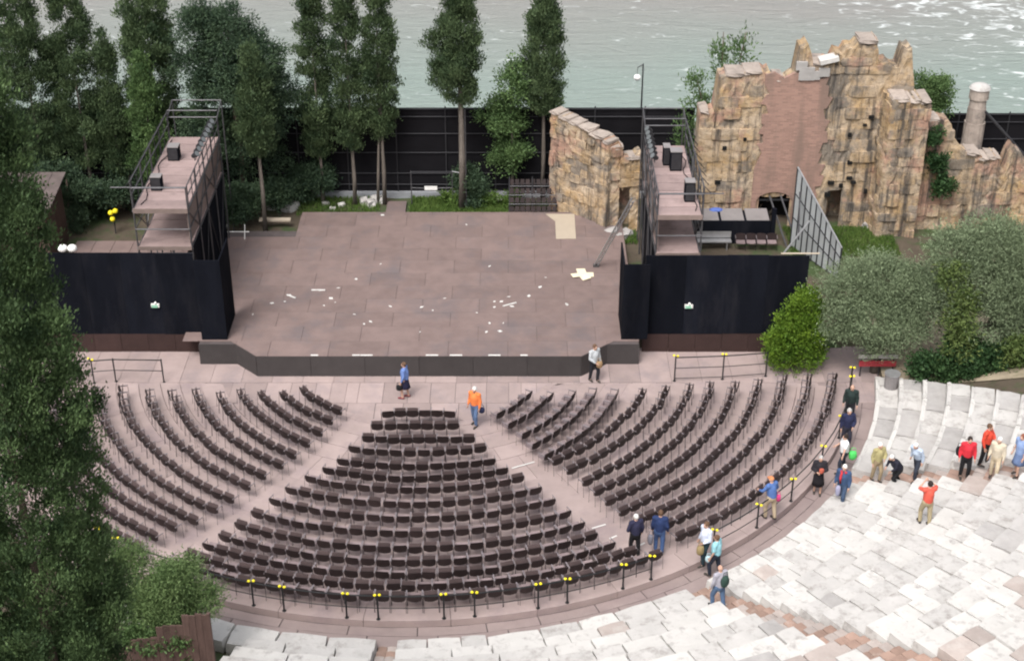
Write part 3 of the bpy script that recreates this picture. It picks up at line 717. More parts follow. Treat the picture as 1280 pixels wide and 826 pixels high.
# leaning truss pole
pb_, pt_ = G(745, 333, DZ), V(790, 250, 4.2)
pb_ = Vector((pb_.x, pb_.y, DZ+.1))
t = thing('truss_pole', 'long silver truss pole leaning from the stage against the right gantry', 'pole', pb_-Vector((0,0,.1)))
dd = (pt_-pb_).normalized(); e1 = dd.cross(Vector((0,0,1))).normalized(); e2 = dd.cross(e1)
for q in range(3):
    o_ = e1*.1*math.cos(q*2.094)+e2*.1*math.sin(q*2.094)
    part(t, 'chord', MB().tube(pb_+o_, pt_+o_, .03), 'silver_metal')
LL = (pt_-pb_).length; mbz = MB(); nz = int(LL/.25)
for k in range(nz):
    for q in range(3):
        a = pb_+dd*(LL*k/nz)+e1*.1*math.cos(q*2.094)+e2*.1*math.sin(q*2.094); b = pb_+dd*(LL*(k+1)/nz)+e1*.1*math.cos((q+1)*2.094)+e2*.1*math.sin((q+1)*2.094)
        mbz.tube(a, b, .014, n=4)
part(t, 'lacing', mbz, 'silver_metal'); part(t, 'foot', MB().box(pb_-Vector((0,0,.05)), (.26,.2,.09)), 'grey_metal')

# ------------------------------------------------------------------ back fence and things before it
GB = .62
def fence(label, x0, x1, y, zt):
    t = thing('screen_fence', label, 'fence', ((x0+x1)/2, y, GB)); n = round((x1-x0)/2.4)
    for k in range(n):
        a, b = x0+(x1-x0)*k/n, x0+(x1-x0)*(k+1)/n
        part(t, 'cloth_panel', MB().box(((a+b)/2, y+.05, (zt+GB+.3)/2), (b-a-.01, .03, zt-GB-.3)), 'fence_cloth')
        part(t, 'post', MB().tube((a, y-.02, GB-.1), (a, y-.02, zt+.1), .035), 'dark_metal')
    for z in (zt-.02, zt-.42, zt-1.3, 3.0, 1.9, 1.3):
        part(t, 'rail', MB().tube((x0, y-.05, z), (x1, y-.05, z), .022), 'dark_metal')
    part(t, 'plinth', MB().box(((x0+x1)/2, y-.1, GB+.14), (x1-x0, .22, .32)), 'kerb')
fence('tall dark cloth fence on poles between the stage and the river', -24.0, 12.4, 14.25, 5.3)
fence('dark cloth fence above the river beyond the ruined wall', 22.8, 37.5, 14.25, 5.02)
lp = V(804, 82, 20); lp.z = 5.5
t = thing('street_lamp', 'thin dark street lamp with white globe beside the river', 'street lamp', (lp.x, 20, .5))
part(t, 'pole', MB().tube((lp.x,20,.5),(lp.x,20,5.5),.06,.035), 'dark_metal'); part(t, 'arm', MB().tube((lp.x,20,5.45),(lp.x-.28,20,5.3),.025).tube((lp.x-.28,20,5.3),(lp.x-.28,20,4.9),.015), 'dark_metal'); part(t, 'globe', MB().ball((lp.x-.28,20,4.75),(.2,.2,.17)), 'globe', True)
# small pipe gate with hanging sign
ga, gb = G(515, 258, GB), G(583, 262, GB)
t = thing('pipe_frame', 'thin grey pipe frame and posts before the dark fence', 'frame', (ga.x, ga.y, GB))
for u, v, hh in ((515,258,1.9),(566,258,1.9),(583,262,5.2)):
    p = G(u, v, GB); part(t, 'pipe', MB().tube(p, p+Vector((0,0,hh)), .035 if hh > 3 else .026), 'grey_metal')
p1, p2, p3 = (G(u, v, GB) for u, v in ((515,258),(566,258),(583,262)))
part(t, 'pipe', MB().tube(p1+Vector((0,0,1.85)), p2+Vector((0,0,1.85)), .02), 'dark_metal'); part(t, 'pipe', MB().tube(p2+Vector((0,0,1.88)), p3+Vector((0,0,1.88)), .03), 'silver_metal')
q = (p1+p2)/2+Vector((-.05,0,.98)); part(t, 'chain', MB().path([p1+Vector((0,0,1.0)), q+Vector((-.35,0,0)), q+Vector((.35,0,0)), p2+Vector((0,0,1.0))], .012, 4), 'grey_metal')
part(t, 'sign', MB().box(q, (.62,.03,.2)), 'white_paint')
# path slab, flood of rubble stones at the tree roots
p = G(496, 258, GB); single('stepping_board', MB().box((p.x, 12.6, GB+.06), (.95,1.7,.1)), 'stage_deck', 'short grey brown board walkway from stage to the fence', 'board')
for u, v in ((370+k*0, 255) for k in range(0)): pass
for u, v, s in ((455,254,.35),(463,257,.4),(474,253,.42),(469,250,.3),(407,256,.22),(427,258,.24),(416,262,.2),(340,262,.35),(363,262,.55),(600,256,.25),(621,252,.35),(612,248,.3),(765,296,.5),(752,300,.4),(775,300,.45),(783,294,.4),(1080,272,.55),(1062,262,.6),(1085,284,.4)):
    p = G(u, v, GB); o = inst(block_mesh('limestone' if v < 270 else 'stone_grey', rn.randrange(8), .12), 'rubble_stone', None, (p.x, p.y, GB+s*.3), rn.uniform(0,3), (s*1.3, s, s*.8))
    tag(o, 'pale broken stone among the tree roots before the dark fence' if u < 700 else 'grey broken stone lying at the foot of the ruins', 'stone', 'pale stones at the tree roots' if u < 700 else 'stones at the foot of the ruins')
# rack of folded seats
t = thing('seat_rack', 'black metal rack of folded seats at the back of the stage', 'rack', (4.5, 12.2, GB))
for lv in range(4):
    z = .75+.38*lv; y = 12.0+.22*lv
    part(t, 'shelf_rail', MB().tube((3.35,y,z),(5.7,y,z),.028).tube((3.35,y+.3,z),(5.7,y+.3,z),.028), 'grey_metal')
    for k in range(9):
        part(t, 'folded_seat', MB().box((3.5+.26*k, y+.12, z+.17), (.2,.08,.27), 0, -.35), 'chair_back')
for x in (3.38, 4.5, 5.67): part(t, 'upright', MB().tube((x,12.2,GB),(x,12.75,2.35),.03).tube((x,12.95,GB),(x,12.85,2.3),.03), 'dark_metal')

# ------------------------------------------------------------------ ruins
def ruin(label, A, B, top, thick, pick, skip=None, bl=.85, bh=.40, zb=.45, cap=True, name='ruined_wall'):
    """masonry wall from A to B (x,y); top: list (s,z) with s along the wall in metres; stones stand proud of a mortar core"""
    A = Vector((*A, 0)); B = Vector((*B, 0)); d = (B-A).normalized(); nrm = Vector((d.y, -d.x, 0))      # nrm: the face towards the camera side
    L = (B-A).length; ang = math.atan2(d.y, d.x)
    t = thing(name, label, 'ruin', (A.x, A.y, GB))
    def zt(s):
        for (s0, z0), (s1, z1) in zip(top, top[1:]):
            if s0 <= s <= s1: return z0+(z1-z0)*(s-s0)/max(1e-6, s1-s0)
        return top[0][1] if s < top[0][0] else top[-1][1]
    # core: grid columns with a jagged head
    mb = MB(); st = .16; n = max(2, int(L/st)); rr = random.Random(len(label))
    ss_ = [L*k/n for k in range(n+1)]
    zz = [zt(min(max(s, .01), L-.01)) - .04 for s in ss_]
    zz = [round(z_/.22)*.22+rr.uniform(-.09,.05) for z_ in zz]
    nz = 22
    for sidek, off in ((0, nrm*(-.035)), (1, nrm*(-thick+.05))):
        for k, s in enumerate(ss_):
            for j in range(nz+1):
                z = zb+(zz[k]-zb)*j/nz; p = A+d*s+off+nrm*rr.uniform(-.055,.025); mb.v.append((p.x, p.y, z))
    W = nz+1; K = (n+1)*W
    for k in range(n):
        for j in range(nz):
            a, b = k*W+j, (k+1)*W+j
            mid = (ss_[k]+st/2, zb+(zz[k]-zb)*(j+.5)/nz)
            hole = skip and skip(mid[0], mid[1]) == 'hole'
            if not hole: mb.f.append((a, b, b+1, a+1))
            mb.f.append((K+a, K+a+1, K+b+1, K+b))
        mb.f.append((k*W+nz, (k+1)*W+nz, K+(k+1)*W+nz, K+k*W+nz))
    for k in (0, n):
        for j in range(nz): mb.f.append((k*W+j, k*W+j+1, K+k*W+j+1, K+k*W+j) if k == 0 else (k*W+j+1, k*W+j, K+k*W+j, K+k*W+j+1))
    part(t, 'core', mb, 'ruin_mortar')
    z = zb; cnt = 0
    while z < max(q[1] for q in top):
        hgt = bh*rn.uniform(.75, 1.25); s = rn.uniform(-.3, 0)
        while s < L:
            ln = bl*rn.uniform(.55, 1.5); sc, zc = s+ln/2, z+hgt/2
            s0 = max(s, 0); s1 = min(s+ln, L); sc = (s0+s1)/2
            if s1-s0 > .15 and min(zt(sc), zt(s0+.05), zt(s1-.05)) > zc+hgt*.25 and cnt < 298:
                m = pick(sc, zc)
                if m and rn.random() < .7 and not (skip and (skip(sc, zc) or skip(s0+.03, zc) or skip(s1-.03, zc))):
                    pr_ = rn.uniform(-.045, -.005) if rn.random() < .86 else rn.uniform(0, .05); p = A+d*sc+nrm*(pr_-.17)
                    inst(block_mesh(m, rn.randrange(8), .038), 'stone', t, (p.x-A.x, p.y-A.y, zc-GB), ang+R(rn.uniform(-2,2)), ((s1-s0)*1.02, .42, hgt*1.03)); cnt += 1
            s += ln
        z += hgt
    if cap:
        s = 0.0
        while s < L-.1 and cnt < 299:
            ln = rn.uniform(.4, .9); s1 = min(L, s+ln); sc = (s+s1)/2; sl_ = abs(zt(s+.02)-zt(s1-.02))
            if sl_ < .35:
                p = A+d*sc+nrm*(-thick/2+.02)
                inst(block_mesh('ruin_cap', rn.randrange(8), .06), 'coping_stone', t, (p.x-A.x, p.y-A.y, zt(sc)-GB-.02), ang, (s1-s, thick+.06, .15)); cnt += 1
            s = s1
    return t
YR = 10.8
def tops(px, Y, x0): return [(V(u, v, Y).x-x0, V(u, v, Y).z) for u, v in px]
pxm = [(871,205),(873,141),(893,140),(894,101),(906,95),(946,91),(948,87),(964,88),(967,100),(996,98),(997,60),(1013,57),(1016,72),(1018,80),(1042,80),(1044,66),(1070,61),(1071,53),(1097,52),(1099,78),(1125,84),(1126,60),(1141,58),(1143,108)]
x0 = V(871, 205, YR).x; tm = tops(pxm, YR, x0); tm[0] = (0, tm[0][1])
Lm = tm[-1][0]
def pxs(u, v): p = V(u, v, YR); return p.x-x0, p.z
bL, bT = pxs(957, 93); bR, bB = pxs(1024, 250); aL_, aT = pxs(946, 240); aR_, _ = pxs(991, 240); bL2 = pxs(940, 240)[0]
def in_brick(s, z):
    lo = bL if z > 4.4 else bL2
    return lo < s < bR and z < bT-.1
def skip_m(s, z):
    if aL_+.1 < s < aR_-.1 and z < aT-.25: return 'hole'
    n0, nz0 = pxs(1035, 238); n1, _ = pxs(1052, 238)
    if n0 < s < n1 and z < nz0: return 'hole'
    if in_brick(s, z): return 'brick'
    return None
def pick_m(s, z):
    q = rn.random(); hi = z > 6.8
    if s < bL: 
        if abs(s-1.1) < .45 and 3 < z < 6.6 and q < .8: return 'ruin_red'
        return 'ruin_grey' if (hi and q < .55) or (2.5 < z < 3.8 and q < .55) else 'ruin_yellow' if q < .75 else 'ruin_cream'
    if 4.2 < z < 5.6 and q < .38: return 'ruin_red'
    if hi and q < .5: return 'ruin_grey'
    if s > Lm-1.2: return 'ruin_grey' if q < .7 else 'ruin_cream'
    return 'ruin_yellow' if q < .5 else 'ruin_cream' if q < .82 else 'ruin_grey'
mw = ruin('tall ruined yellow stone wall with red brick infill above the river', (x0, YR), (x0+Lm, YR), tm, 1.3, pick_m, skip_m, .95, .48)
# brick infill with its arch
arch = [(aL_, .5)] + [(aL_, aT-.45)] + [((aL_+aR_)/2 - (aR_-aL_)/2*math.cos(PI*k/10), aT-.5+.5*math.sin(PI*k/10)) for k in range(11)] + [(aR_, aT-.45), (aR_, .5)]
rj = random.Random(5)
outl = [(bL2, .5)] + arch + [(bR, .5)] + [(bR+rj.choice((-.28,-.12,0,.1)), .5+(bT-.5)*(q+w2)/14) for q in range(14) for w2 in (.04, .96)]
outl = outl[:-1] + [(bR-.1, bT)] + [(bR+(bL-bR)*q/7, bT+rj.uniform(-.3,.1)) for q in range(1, 7)] + [(bL+rj.choice((-.12,0,.14,.28)), 4.4+(bT-4.4)*(1-(q+w2)/8)) for q in range(8) for w2 in (.04, .96)] + [(bL2, 3.6)]
part(mw, 'brick_infill', MB().prism([(x0+s, YR-.03, z) for s, z in reversed(outl)], (0, .2, 0)), 'brick')
part(mw, 'doorway_shade', MB().box((x0+(aL_+aR_)/2, YR+1.27, aT/2+.3), (aR_-aL_+.6, .05, aT)), 'painted_shade')  # near-black sheet that paints the shade of the doorway recess
part(mw, 'lintel_beam', MB().tube((x0+aL_+.1, YR+.3, aT-.55), (x0+aR_-.1, YR+.3, aT-.55), .06), 'dark_metal')
for k, (u, v) in enumerate(((1008,92),(1002,82),(1018,94),(1030,90))):
    s, z = pxs(u, v); part(mw, 'limewash_patch', MB().box((x0+s, YR-.06, z), (.5 if k else .7, .12, .4 if k else .6), .02*k), 'stone_grey')
s, z = pxs(1036, 76); part(mw, 'marble_slab', MB().box((x0+s, YR+.1, z+.05), (.85,.7,.2), 0, 0, -.25), 'limestone_pale')
hmb = None
for k in range(26):
    s_h = rn.uniform(.4, Lm-.4); z_h = rn.uniform(1.6, 7.2)
    if in_brick(s_h-.2, z_h) or in_brick(s_h+.2, z_h): continue
    part(mw, 'hole_shade', MB().box((x0+s_h, YR+.05, z_h), (rn.uniform(.12,.3), .3, rn.uniform(.1,.2))), 'painted_shade')  # solid near-black blocks; the shade of small holes painted as colour
# projecting pier
pA = V(1113, 130, 9.9); pB = V(1163, 130, 9.9)
def pick_p(s, z):
    q = rn.random(); return 'ruin_grey' if q < .35 else 'ruin_yellow' if q < .7 else 'ruin_cream'
tp = tops([(1113,124),(1161,126)], 9.6, pA.x)
ruin('square stained stone pier projecting from the ruined wall', (pA.x, 9.6), (pB.x, 9.6), [(0, tp[0][1]), (pB.x-pA.x, tp[1][1]-.1)], 1.5, pick_p, None, .7, .5, name='stone_pier')
ruin('narrow sunlit flank of rough yellow stones beside the pier', (pA.x-.22, 10.9), (pA.x-.02, 9.55), [(0, tp[0][1]-.1), (1.3, tp[0][1]-.05)], .3, lambda s, z: rn.choice(('ruin_cream','ruin_yellow','ruin_red')), None, .6, .45, cap=False)
# lower broken walls running to the right
pxr = [(1160,150),(1188,152),(1190,160),(1204,188),(1228,196),(1230,200),(1250,196),(1254,214),(1262,190),(1268,182),(1282,200),(1296,215)]
xr = V(1160, 150, 10.4).x; tr_ = tops(pxr, 10.4, xr); tr_[0] = (0, tr_[0][1])
ruin('low broken stone wall with ivy stepping down behind the olive trees', (xr, 10.4), (xr+tr_[-1][0]+2.5, 10.4), tr_+[(tr_[-1][0]+2.5, 3.0)], 1.1, lambda s, z: 'ruin_yellow' if s > 3 and rn.random() < .6 else 'ruin_grey' if rn.random() < .6 else 'ruin_cream', None, .9, .5)
# chimney-like round pillar
pc = V(1216, 168, 12.4)
t = thing('stone_pillar', 'pale round stone pillar with a white cap behind the ruins', 'pillar', (pc.x, 12.4, GB)); ct = V(1216, 104, 12.4).z
for za, zb_, rr_ in ((GB, ct-1.9, .5), (ct-1.9, ct-1.2, .44), (ct-1.2, ct-.75, .4), (ct-.75, ct-.25, .46)):
    part(t, 'drum', MB().tube((pc.x,12.4,za),(pc.x,12.4,zb_-.01),rr_,rr_*.97,14), 'ruin_cap')
part(t, 'cap', MB().ball((pc.x,12.4,ct-.26),(.5,.5,.26),14,5,zmin=0), 'limestone', True)
# short wall by the stage
sA, sB = G(686, 262, GB), G(757, 292, GB)
def pick_s(s, z):
    q = rn.random(); return 'ruin_red' if q < .2 else 'ruin_yellow' if q < .52 else 'ruin_cream' if q < .76 else 'ruin_grey'
zfar, znear = V(686, 138, sA.y).z, V(760, 180, sB.y).z; Ls = math.hypot(sB.x-sA.x, sB.y-sA.y)
ruin('short slanting wall of patched brick and stone at the stage corner', (sA.x, sA.y), (sB.x, sB.y), [(0, zfar), (Ls*.3, zfar-.18), (Ls*.6, (zfar+znear)/2), (Ls, znear)], .75, pick_s, None, .62, .38)
ruin('dark broken masonry stump behind the right gantry', (sB.x+.1, sB.y+.1), (sB.x+1.6, sB.y+.35), [(0, znear-.35), (.5, znear-.2), (.9, znear-.9), (1.55, znear-.5)], .8, lambda s, z: 'ruin_grey' if rn.random() < .7 else 'ruin_cream', lambda s, z: 'hole' if .5 < s < 1.0 and z < 3 else None, .6, .4)

# ------------------------------------------------------------------ backstage on the right
xa, xb = V(868, 290, 9).x, V(962, 290, 9).x
t = thing('black_cabin', 'low black cabin with grey roof panels before the ruined arch', 'cabin', ((xa+xb)/2, 8.9, GB))
zc = V(900, 276, 8.9).z
part(t, 'body', MB().box(((xa+xb)/2, 9.5, (GB+zc)/2-.02), (xb-xa, 1.2, zc-GB)), 'black_cloth')
for k in range(3):
    a, b = xa+(xb-xa)*k/3, xa+(xb-xa)*(k+1)/3; part(t, 'roof_panel', MB().box(((a+b)/2, 9.5, zc+.02), (b-a-.12, 1.05, .06), 0, .12), 'lid_grey')
part(t, 'door_post', MB().box((xb+.12, 8.95, (GB+zc)/2+.3), (.2,.2,zc-GB+.6)), 'black_cloth')
single('blue_cloth', MB().ball(V(895, 262, 9.9)-Vector((0,0,.02)), (.35,.2,.1), 9, 5), 'blue_tarp', 'crumpled blue cloth on the black cabin roof', 'cloth', smooth=True)
for k in range(4):
    p = G(926+13*k, 317, GB); p.y = 8.2
    o = bpy.data.objects.new('theatre_chair', None); COL.objects.link(o); o.location = (p.x, p.y, GB+.02); o.rotation_euler = (0,0,R(176))
    tag(o, 'brown chair before the black cabin, %s from the metal bench' % nth_word(k+1), 'chair', 'chairs before the black cabin')
    for nm, me in pieces(CM, False): inst(me, nm, o, (0,0,0))
p = G(893, 316, GB); single('metal_bench', MB().box((p.x, 8.4, GB+.42), (1.6,.4,.06)).box((p.x-.6,8.4,GB+.2),(.06,.36,.4)).box((p.x+.6,8.4,GB+.2),(.06,.36,.4)).box((p.x,8.58,GB+.65),(1.6,.05,.3)), 'silver_metal', 'pale metal bench behind the right black screen', 'bench')
# slatted set piece
p0, p1 = V(987, 312, 8.6), V(1052, 312, 5.2); zt0 = V(993, 209, 8.6).z
t = thing('slatted_screen', 'sloping metal screen of grey slats behind the right black screen', 'screen', (p0.x, p0.y, GB))
n = 9
def slz(f): return zt0+(V(1051, 300, 5.2).z-.4-zt0)*f
pa = Vector((p0.x, p0.y, 0)); pb2 = Vector((p1.x, p1.y, 0)); ang = math.atan2((pb2-pa).y, (pb2-pa).x); Lw = (pb2-pa).length/n
for k in range(n):
    f = (k+.5)/n; c = pa+(pb2-pa)*f; h0, h1 = slz(k/n+.012), slz((k+1)/n-.012); dv = (pb2-pa).normalized()*(Lw*.41); nv = Vector((-dv.y, dv.x, 0)).normalized()*.03
    a, b = c-dv, c+dv
    part(t, 'slat', MB().prism([(a.x,a.y,GB+.1),(b.x,b.y,GB+.1),(b.x,b.y,h1),(a.x,a.y,h0)], nv), 'panel_silver')
for k in range(n+1):
    c = pa+(pb2-pa)*(k/n); part(t, 'stile', MB().tube((c.x,c.y,GB),(c.x,c.y,slz(k/n)),.04), 'dark_metal')
part(t, 'top_rail', MB().tube(pa+Vector((0,0,slz(0))), pb2+Vector((0,0,slz(1))), .045), 'silver_metal')
for f in (.38, .68):
    part(t, 'cross_rail', MB().tube(pa+Vector((0,0,GB+(slz(0)-GB)*f)), pb2+Vector((0,0,GB+(slz(1)-GB)*f)), .03), 'dark_metal')
q0 = V(980, 316, 6.0); q1 = V(1012, 276, 6.6); part(t, 'brace', MB().tube(q0, q1, .045), 'silver_metal')
part(t, 'brace', MB().tube(V(998,300,6.4), V(1000,240,8.0), .035), 'dark_metal')
for k in range(2):
    a, b = V(962+14*k, 245, 10.2), V(985+14*k, 290, 8.6); single('steel_prop', MB().tube(a, Vector((b.x,b.y,GB)), .045), 'grey_metal', 'slanting steel prop between the arch and slatted screen', 'prop', 'props before the arch')
a, b = V(968, 312, 1.6), V(1022, 318, .5); a.z = b.z = 4.45
single('timber_batten', MB().tube((a.x,.12,4.53),(b.x,.12,4.53),.04,n=4), 'pale_board', 'pale timber batten along the top of the right black screen', 'batten')
# dark raking pole on the far right
single('raking_pole', MB().tube(V(1232,140,11.6), V(1290,205,11.2), .07), 'dark_metal', 'dark raking pole before the far right fence', 'pole')

# ------------------------------------------------------------------ backstage on the left
p = G(130, 300, DZ)
t = thing('side_deck', 'low brown boarded deck behind the left black screen', 'deck', (-14, 7, GB))
for k in range(6): part(t, 'deck_board', MB().box((-16.4+.9*k, 7.2, .78), (.88, 3.2, .1)), 'stage_deck')
hx = V(92, 222, 9).x-.6
t = thing('shed', 'small brown shed with boarded roof beside the dark cypress', 'shed', (hx-1.3, 8, GB))
zr = V(95, 222, 9.4).z; zr2 = V(75, 268, 6.5).z
part(t, 'wall', MB().box((hx-1.5, 8, (GB+zr2)/2), (2.6, 2.9, zr2-GB)), 'wood_board')
for k in range(5): part(t, 'roof_board', MB().box((hx-.25-.6*k, 8, (zr+zr2)/2+.1), (.58, 3.5, .06), 0, math.atan2(zr-zr2, 3.4)), 'roof_board')
pp = G(145, 292, GB)
t = thing('warning_lamps', 'three yellow lamps clustered on a post behind the left screen', 'lamps', (pp.x, pp.y, GB)); z = V(145, 268, pp.y).z
part(t, 'post', MB().tube((pp.x,pp.y,GB),(pp.x,pp.y,z+.2),.03), 'dark_metal')
for dx, dz in ((.13,.2),(-.1,.1),(-.05,-.22)): part(t, 'lamp', MB().ball((pp.x+dx,pp.y-.06,z+dz),.13), 'yellow', True)
for u, v in ((77, 303), (90, 309)):
    p = V(u, v, .1); t = thing('white_floodlight', 'small white floodlight on top of the left black screen', 'floodlight', (p.x, p.y, 4.6), group='white floodlights on the left screen')
    part(t, 'shade', MB().ball((p.x,p.y,4.78),(.2,.2,.16)), 'white_paint', True); part(t, 'stem', MB().tube((p.x,p.y,4.55),(p.x,p.y,4.75),.03), 'dark_metal')
# white trestle on the stage edge
p = G(292, 297, DZ)
t = thing('metal_trestle', 'white pipe trestle at the left rear edge of the stage', 'trestle', (p.x, p.y, DZ))
part(t, 'bar', MB().tube((p.x-.4,p.y,DZ+.3),(p.x+.75,p.y,DZ+.3),.025), 'white_paint')
for dx in (-.3, .55): part(t, 'leg', MB().tube((p.x+dx,p.y-.2,DZ+.005),(p.x+dx,p.y+.15,DZ+.6),.022), 'white_paint')
p = G(343, 279, DZ); single('pale_plank', MB().box((p.x, p.y+.2, GB+.42), (1.5,.3,.08)), 'pale_board', 'pale plank lying at the left rear of the stage', 'plank')

# ------------------------------------------------------------------ litter on the stage
rl = random.Random(11)
spots = [(362,369),(340,379),(356,377),(316,393),(400,363),(414,373),(405,382),(419,378),(445,349),(476,330),(423,360),(443,393),(455,405),(463,402),(488,383),(525,415),(527,384),(541,388),(556,373),(612,333),(682,347),(675,359),(661,370),(618,377),(627,377),(618,384),(636,371),(640,383),(612,404),(629,404),(608,415),(625,414),(708,380),(583,281),(478,269),(709,381),(596,391)]
for u, v in spots:
    p = G(u, v, DZ); a = rl.uniform(0, 3.1); s = rl.uniform(.05, .13); b = s*rl.uniform(.35, .8)
    pts = [(p.x+math.cos(a+k*PI/2+rl.uniform(-.25,.25))*(s if k % 2 else b), p.y+math.sin(a+k*PI/2)*(s if k % 2 else b), DZ+.005) for k in range(4)]
    mb = MB().prism(pts, (0, 0, .012)); single('paper_scrap', mb, 'white_paper', 'small white paper scrap littering the stage deck', 'litter', 'paper scraps on the stage', loc=Vector(pts[0]))
for u, v, ln, a in ((637,381,.65,.5),(364,371,.5,-.6),(398,363,.6,0)):
    p = G(u, v, DZ); single('white_batten', MB().box((p.x,p.y,DZ+.025),(ln,.06,.035),a), 'white_paper', 'thin white strip lying on the stage deck', 'strip', 'white strips on the stage')
p = G(728, 344, DZ)
for k in range(4):
    a = k*1.7; q = p+Vector((math.cos(a)*.25, math.sin(a)*.3, 0)); single('crumpled_sheet', MB().box((q.x,q.y,DZ+.03+.012*k),(.5,.4,.014),a,.04*k), 'cream_paper', 'cream paper sheet in the heap beside the truss pole', 'paper', 'paper heap on the stage')
for u in (393, 445, 458, 540, 570, 618, 655):
    p = G(u, 444, DZ); single('tape_strip', MB().box((p.x, -1.93, DZ+.006), (.3 if u % 2 else .5,.09,.006)), 'white_paper', 'white tape strip along the stage front edge', 'tape', 'tape strips on the stage edge')
for (u0, v0, u1, v1) in ((640,585,668,577),(740,660,757,655),(762,673,771,669),(796,683,806,678)):
    a, b = G(u0, v0, .2), G(u1, v1, .2); r_ = math.hypot(*(a+b).xy)/2; z = tz(sum(1 for q in bounds[1:] if q < r_))+.008
    a, b = G(u0, v0, z), G(u1, v1, z); c = (a+b)/2; single('floor_tape', MB().box((c.x,c.y,z+.002),((b-a).length,.06,.004),math.atan2((b-a).y,(b-a).x)), 'white_paper', 'white tape line on the aisle floor', 'tape', 'tape lines in the aisle')
# bin and red board at the top of the right walkway
p = G(1113, 486, .25); t = thing('litter_bin', 'grey metal litter bin beside the soil bank', 'bin', (p.x, p.y, .22))
part(t, 'drum', MB().tube((p.x,p.y,.22),(p.x,p.y,.95),.27,.3,12), 'lid_grey'); part(t, 'rim', MB().tube((p.x,p.y,.95),(p.x,p.y,1.0),.32,.32,12), 'silver_metal')
p = G(1095, 468, .1); t = thing('barrier', 'low red and white barrier at the end of the walkway', 'barrier', (p.x, p.y, .0))
part(t, 'board', MB().box((p.x,p.y,.62),(1.5,.06,.24)), 'red_cloth'); part(t, 'board', MB().box((p.x,p.y+.01,.95),(1.6,.05,.16)), 'limestone')
for dx in (-.65, .1, .65): part(t, 'leg', MB().tube((p.x+dx,p.y+.05,.0),(p.x+dx,p.y+.05,1.05),.03), 'dark_metal')
# small rubbish on the walkway
for u, v in ((386,764),(477,764),(488,763)): 
    p = G(u, v, 0); single('paper_cup', MB().tube((p.x,p.y,.002),(p.x,p.y,.14),.05,.06,8), 'white_paper', 'white paper cup below the curved railing', 'cup', 'paper cups below the railing')

# ------------------------------------------------------------------ board fence and planter, lower left
t = thing('board_fence', 'dark brown vertical board fence below the shrub', 'fence', (-7, -20.4, .6))
xf = -9.6; kk = 0
while xf < -5.45:
    wd = .2; yb_ = -20.4
    zt_ = 3.05 - (0 if xf > -6.35 else .34 if xf > -7.1 else .75 if xf > -8 else 1.0)+rn.uniform(-.03,.03) + (xf+5.6)*.10
    part(t, 'board', MB().box((xf+wd/2, yb_+rn.uniform(-.012,.012), (zt_+.2)/2), (wd-.008, .045, zt_-.2)), 'wood_board'); xf += wd
for z in (.9, 1.5): part(t, 'batten', MB().box((-7.5, -20.34, z), (4.0,.05,.1)), 'wood_board')
part(t, 'corner_post', MB().box((-5.40, -20.4, 1.6), (.09,.09,2.95)), 'wood_board')

# ------------------------------------------------------------------ foliage
def leaf_mesh(name, pos, dirs, ln, wd, tone, m):
    """kite-shaped leaves: pos (N,3) base points, dirs (N,3) growth direction"""
    N = len(pos); dirs = dirs/np.maximum(1e-6, np.linalg.norm(dirs, axis=1, keepdims=True))
    rv = RNG.normal(size=(N,3)); sd_ = np.cross(dirs, rv); sd_ /= np.maximum(1e-6, np.linalg.norm(sd_, axis=1, keepdims=True))
    ln = (ln*RNG.uniform(.6,1.35,N))[:,None]; wd = (wd*RNG.uniform(.7,1.3,N))[:,None]
    up = np.cross(sd_, dirs)
    v = np.stack([pos, pos+dirs*ln*.45+sd_*wd*.5+up*wd*.12, pos+dirs*ln, pos+dirs*ln*.45-sd_*wd*.5+up*wd*.12], 1).reshape(-1,3)
    me = bpy.data.meshes.new(name); me.vertices.add(4*N); me.vertices.foreach_set('co', v.astype(np.float32).ravel())
    me.loops.add(4*N); me.loops.foreach_set('vertex_index', np.arange(4*N, dtype=np.int32))
    me.polygons.add(N); me.polygons.foreach_set('loop_start', np.arange(0, 4*N, 4, dtype=np.int32)); me.polygons.foreach_set('loop_total', np.full(N, 4, dtype=np.int32))
    at = me.attributes.new('tone', 'FLOAT', 'POINT'); at.data.foreach_set('value', np.repeat(np.clip(tone,0,1),4).astype(np.float32))
    me.materials.append(M[m]); me.update(); me.validate(); return me
def clumps(cent, axisdir, n_per, spread, ln, wd, m, name, jitter=.5, up=.5, tone_var=.28, tone_add=0.0):
    K = len(cent); c = np.repeat(cent, n_per, 0); a = np.repeat(axisdir, n_per, 0); N = len(c)
    sp = np.repeat(spread if hasattr(spread, '__len__') else np.full(K, spread), n_per)[:,None]
    pos = c + RNG.normal(size=(N,3))*sp*np.array([1,1,.9])
    d = a + RNG.normal(size=(N,3))*jitter + np.array([0,0,up])
    tone = np.repeat(RNG.normal(.45, tone_var*.8, K)+tone_add, n_per) + RNG.normal(0,.07,N)
    return leaf_mesh(name, pos, d, ln, wd, tone, m)
def obj_of(me, name, parent): o = bpy.data.objects.new(name, me); COL.objects.link(o); o.parent = parent; return o
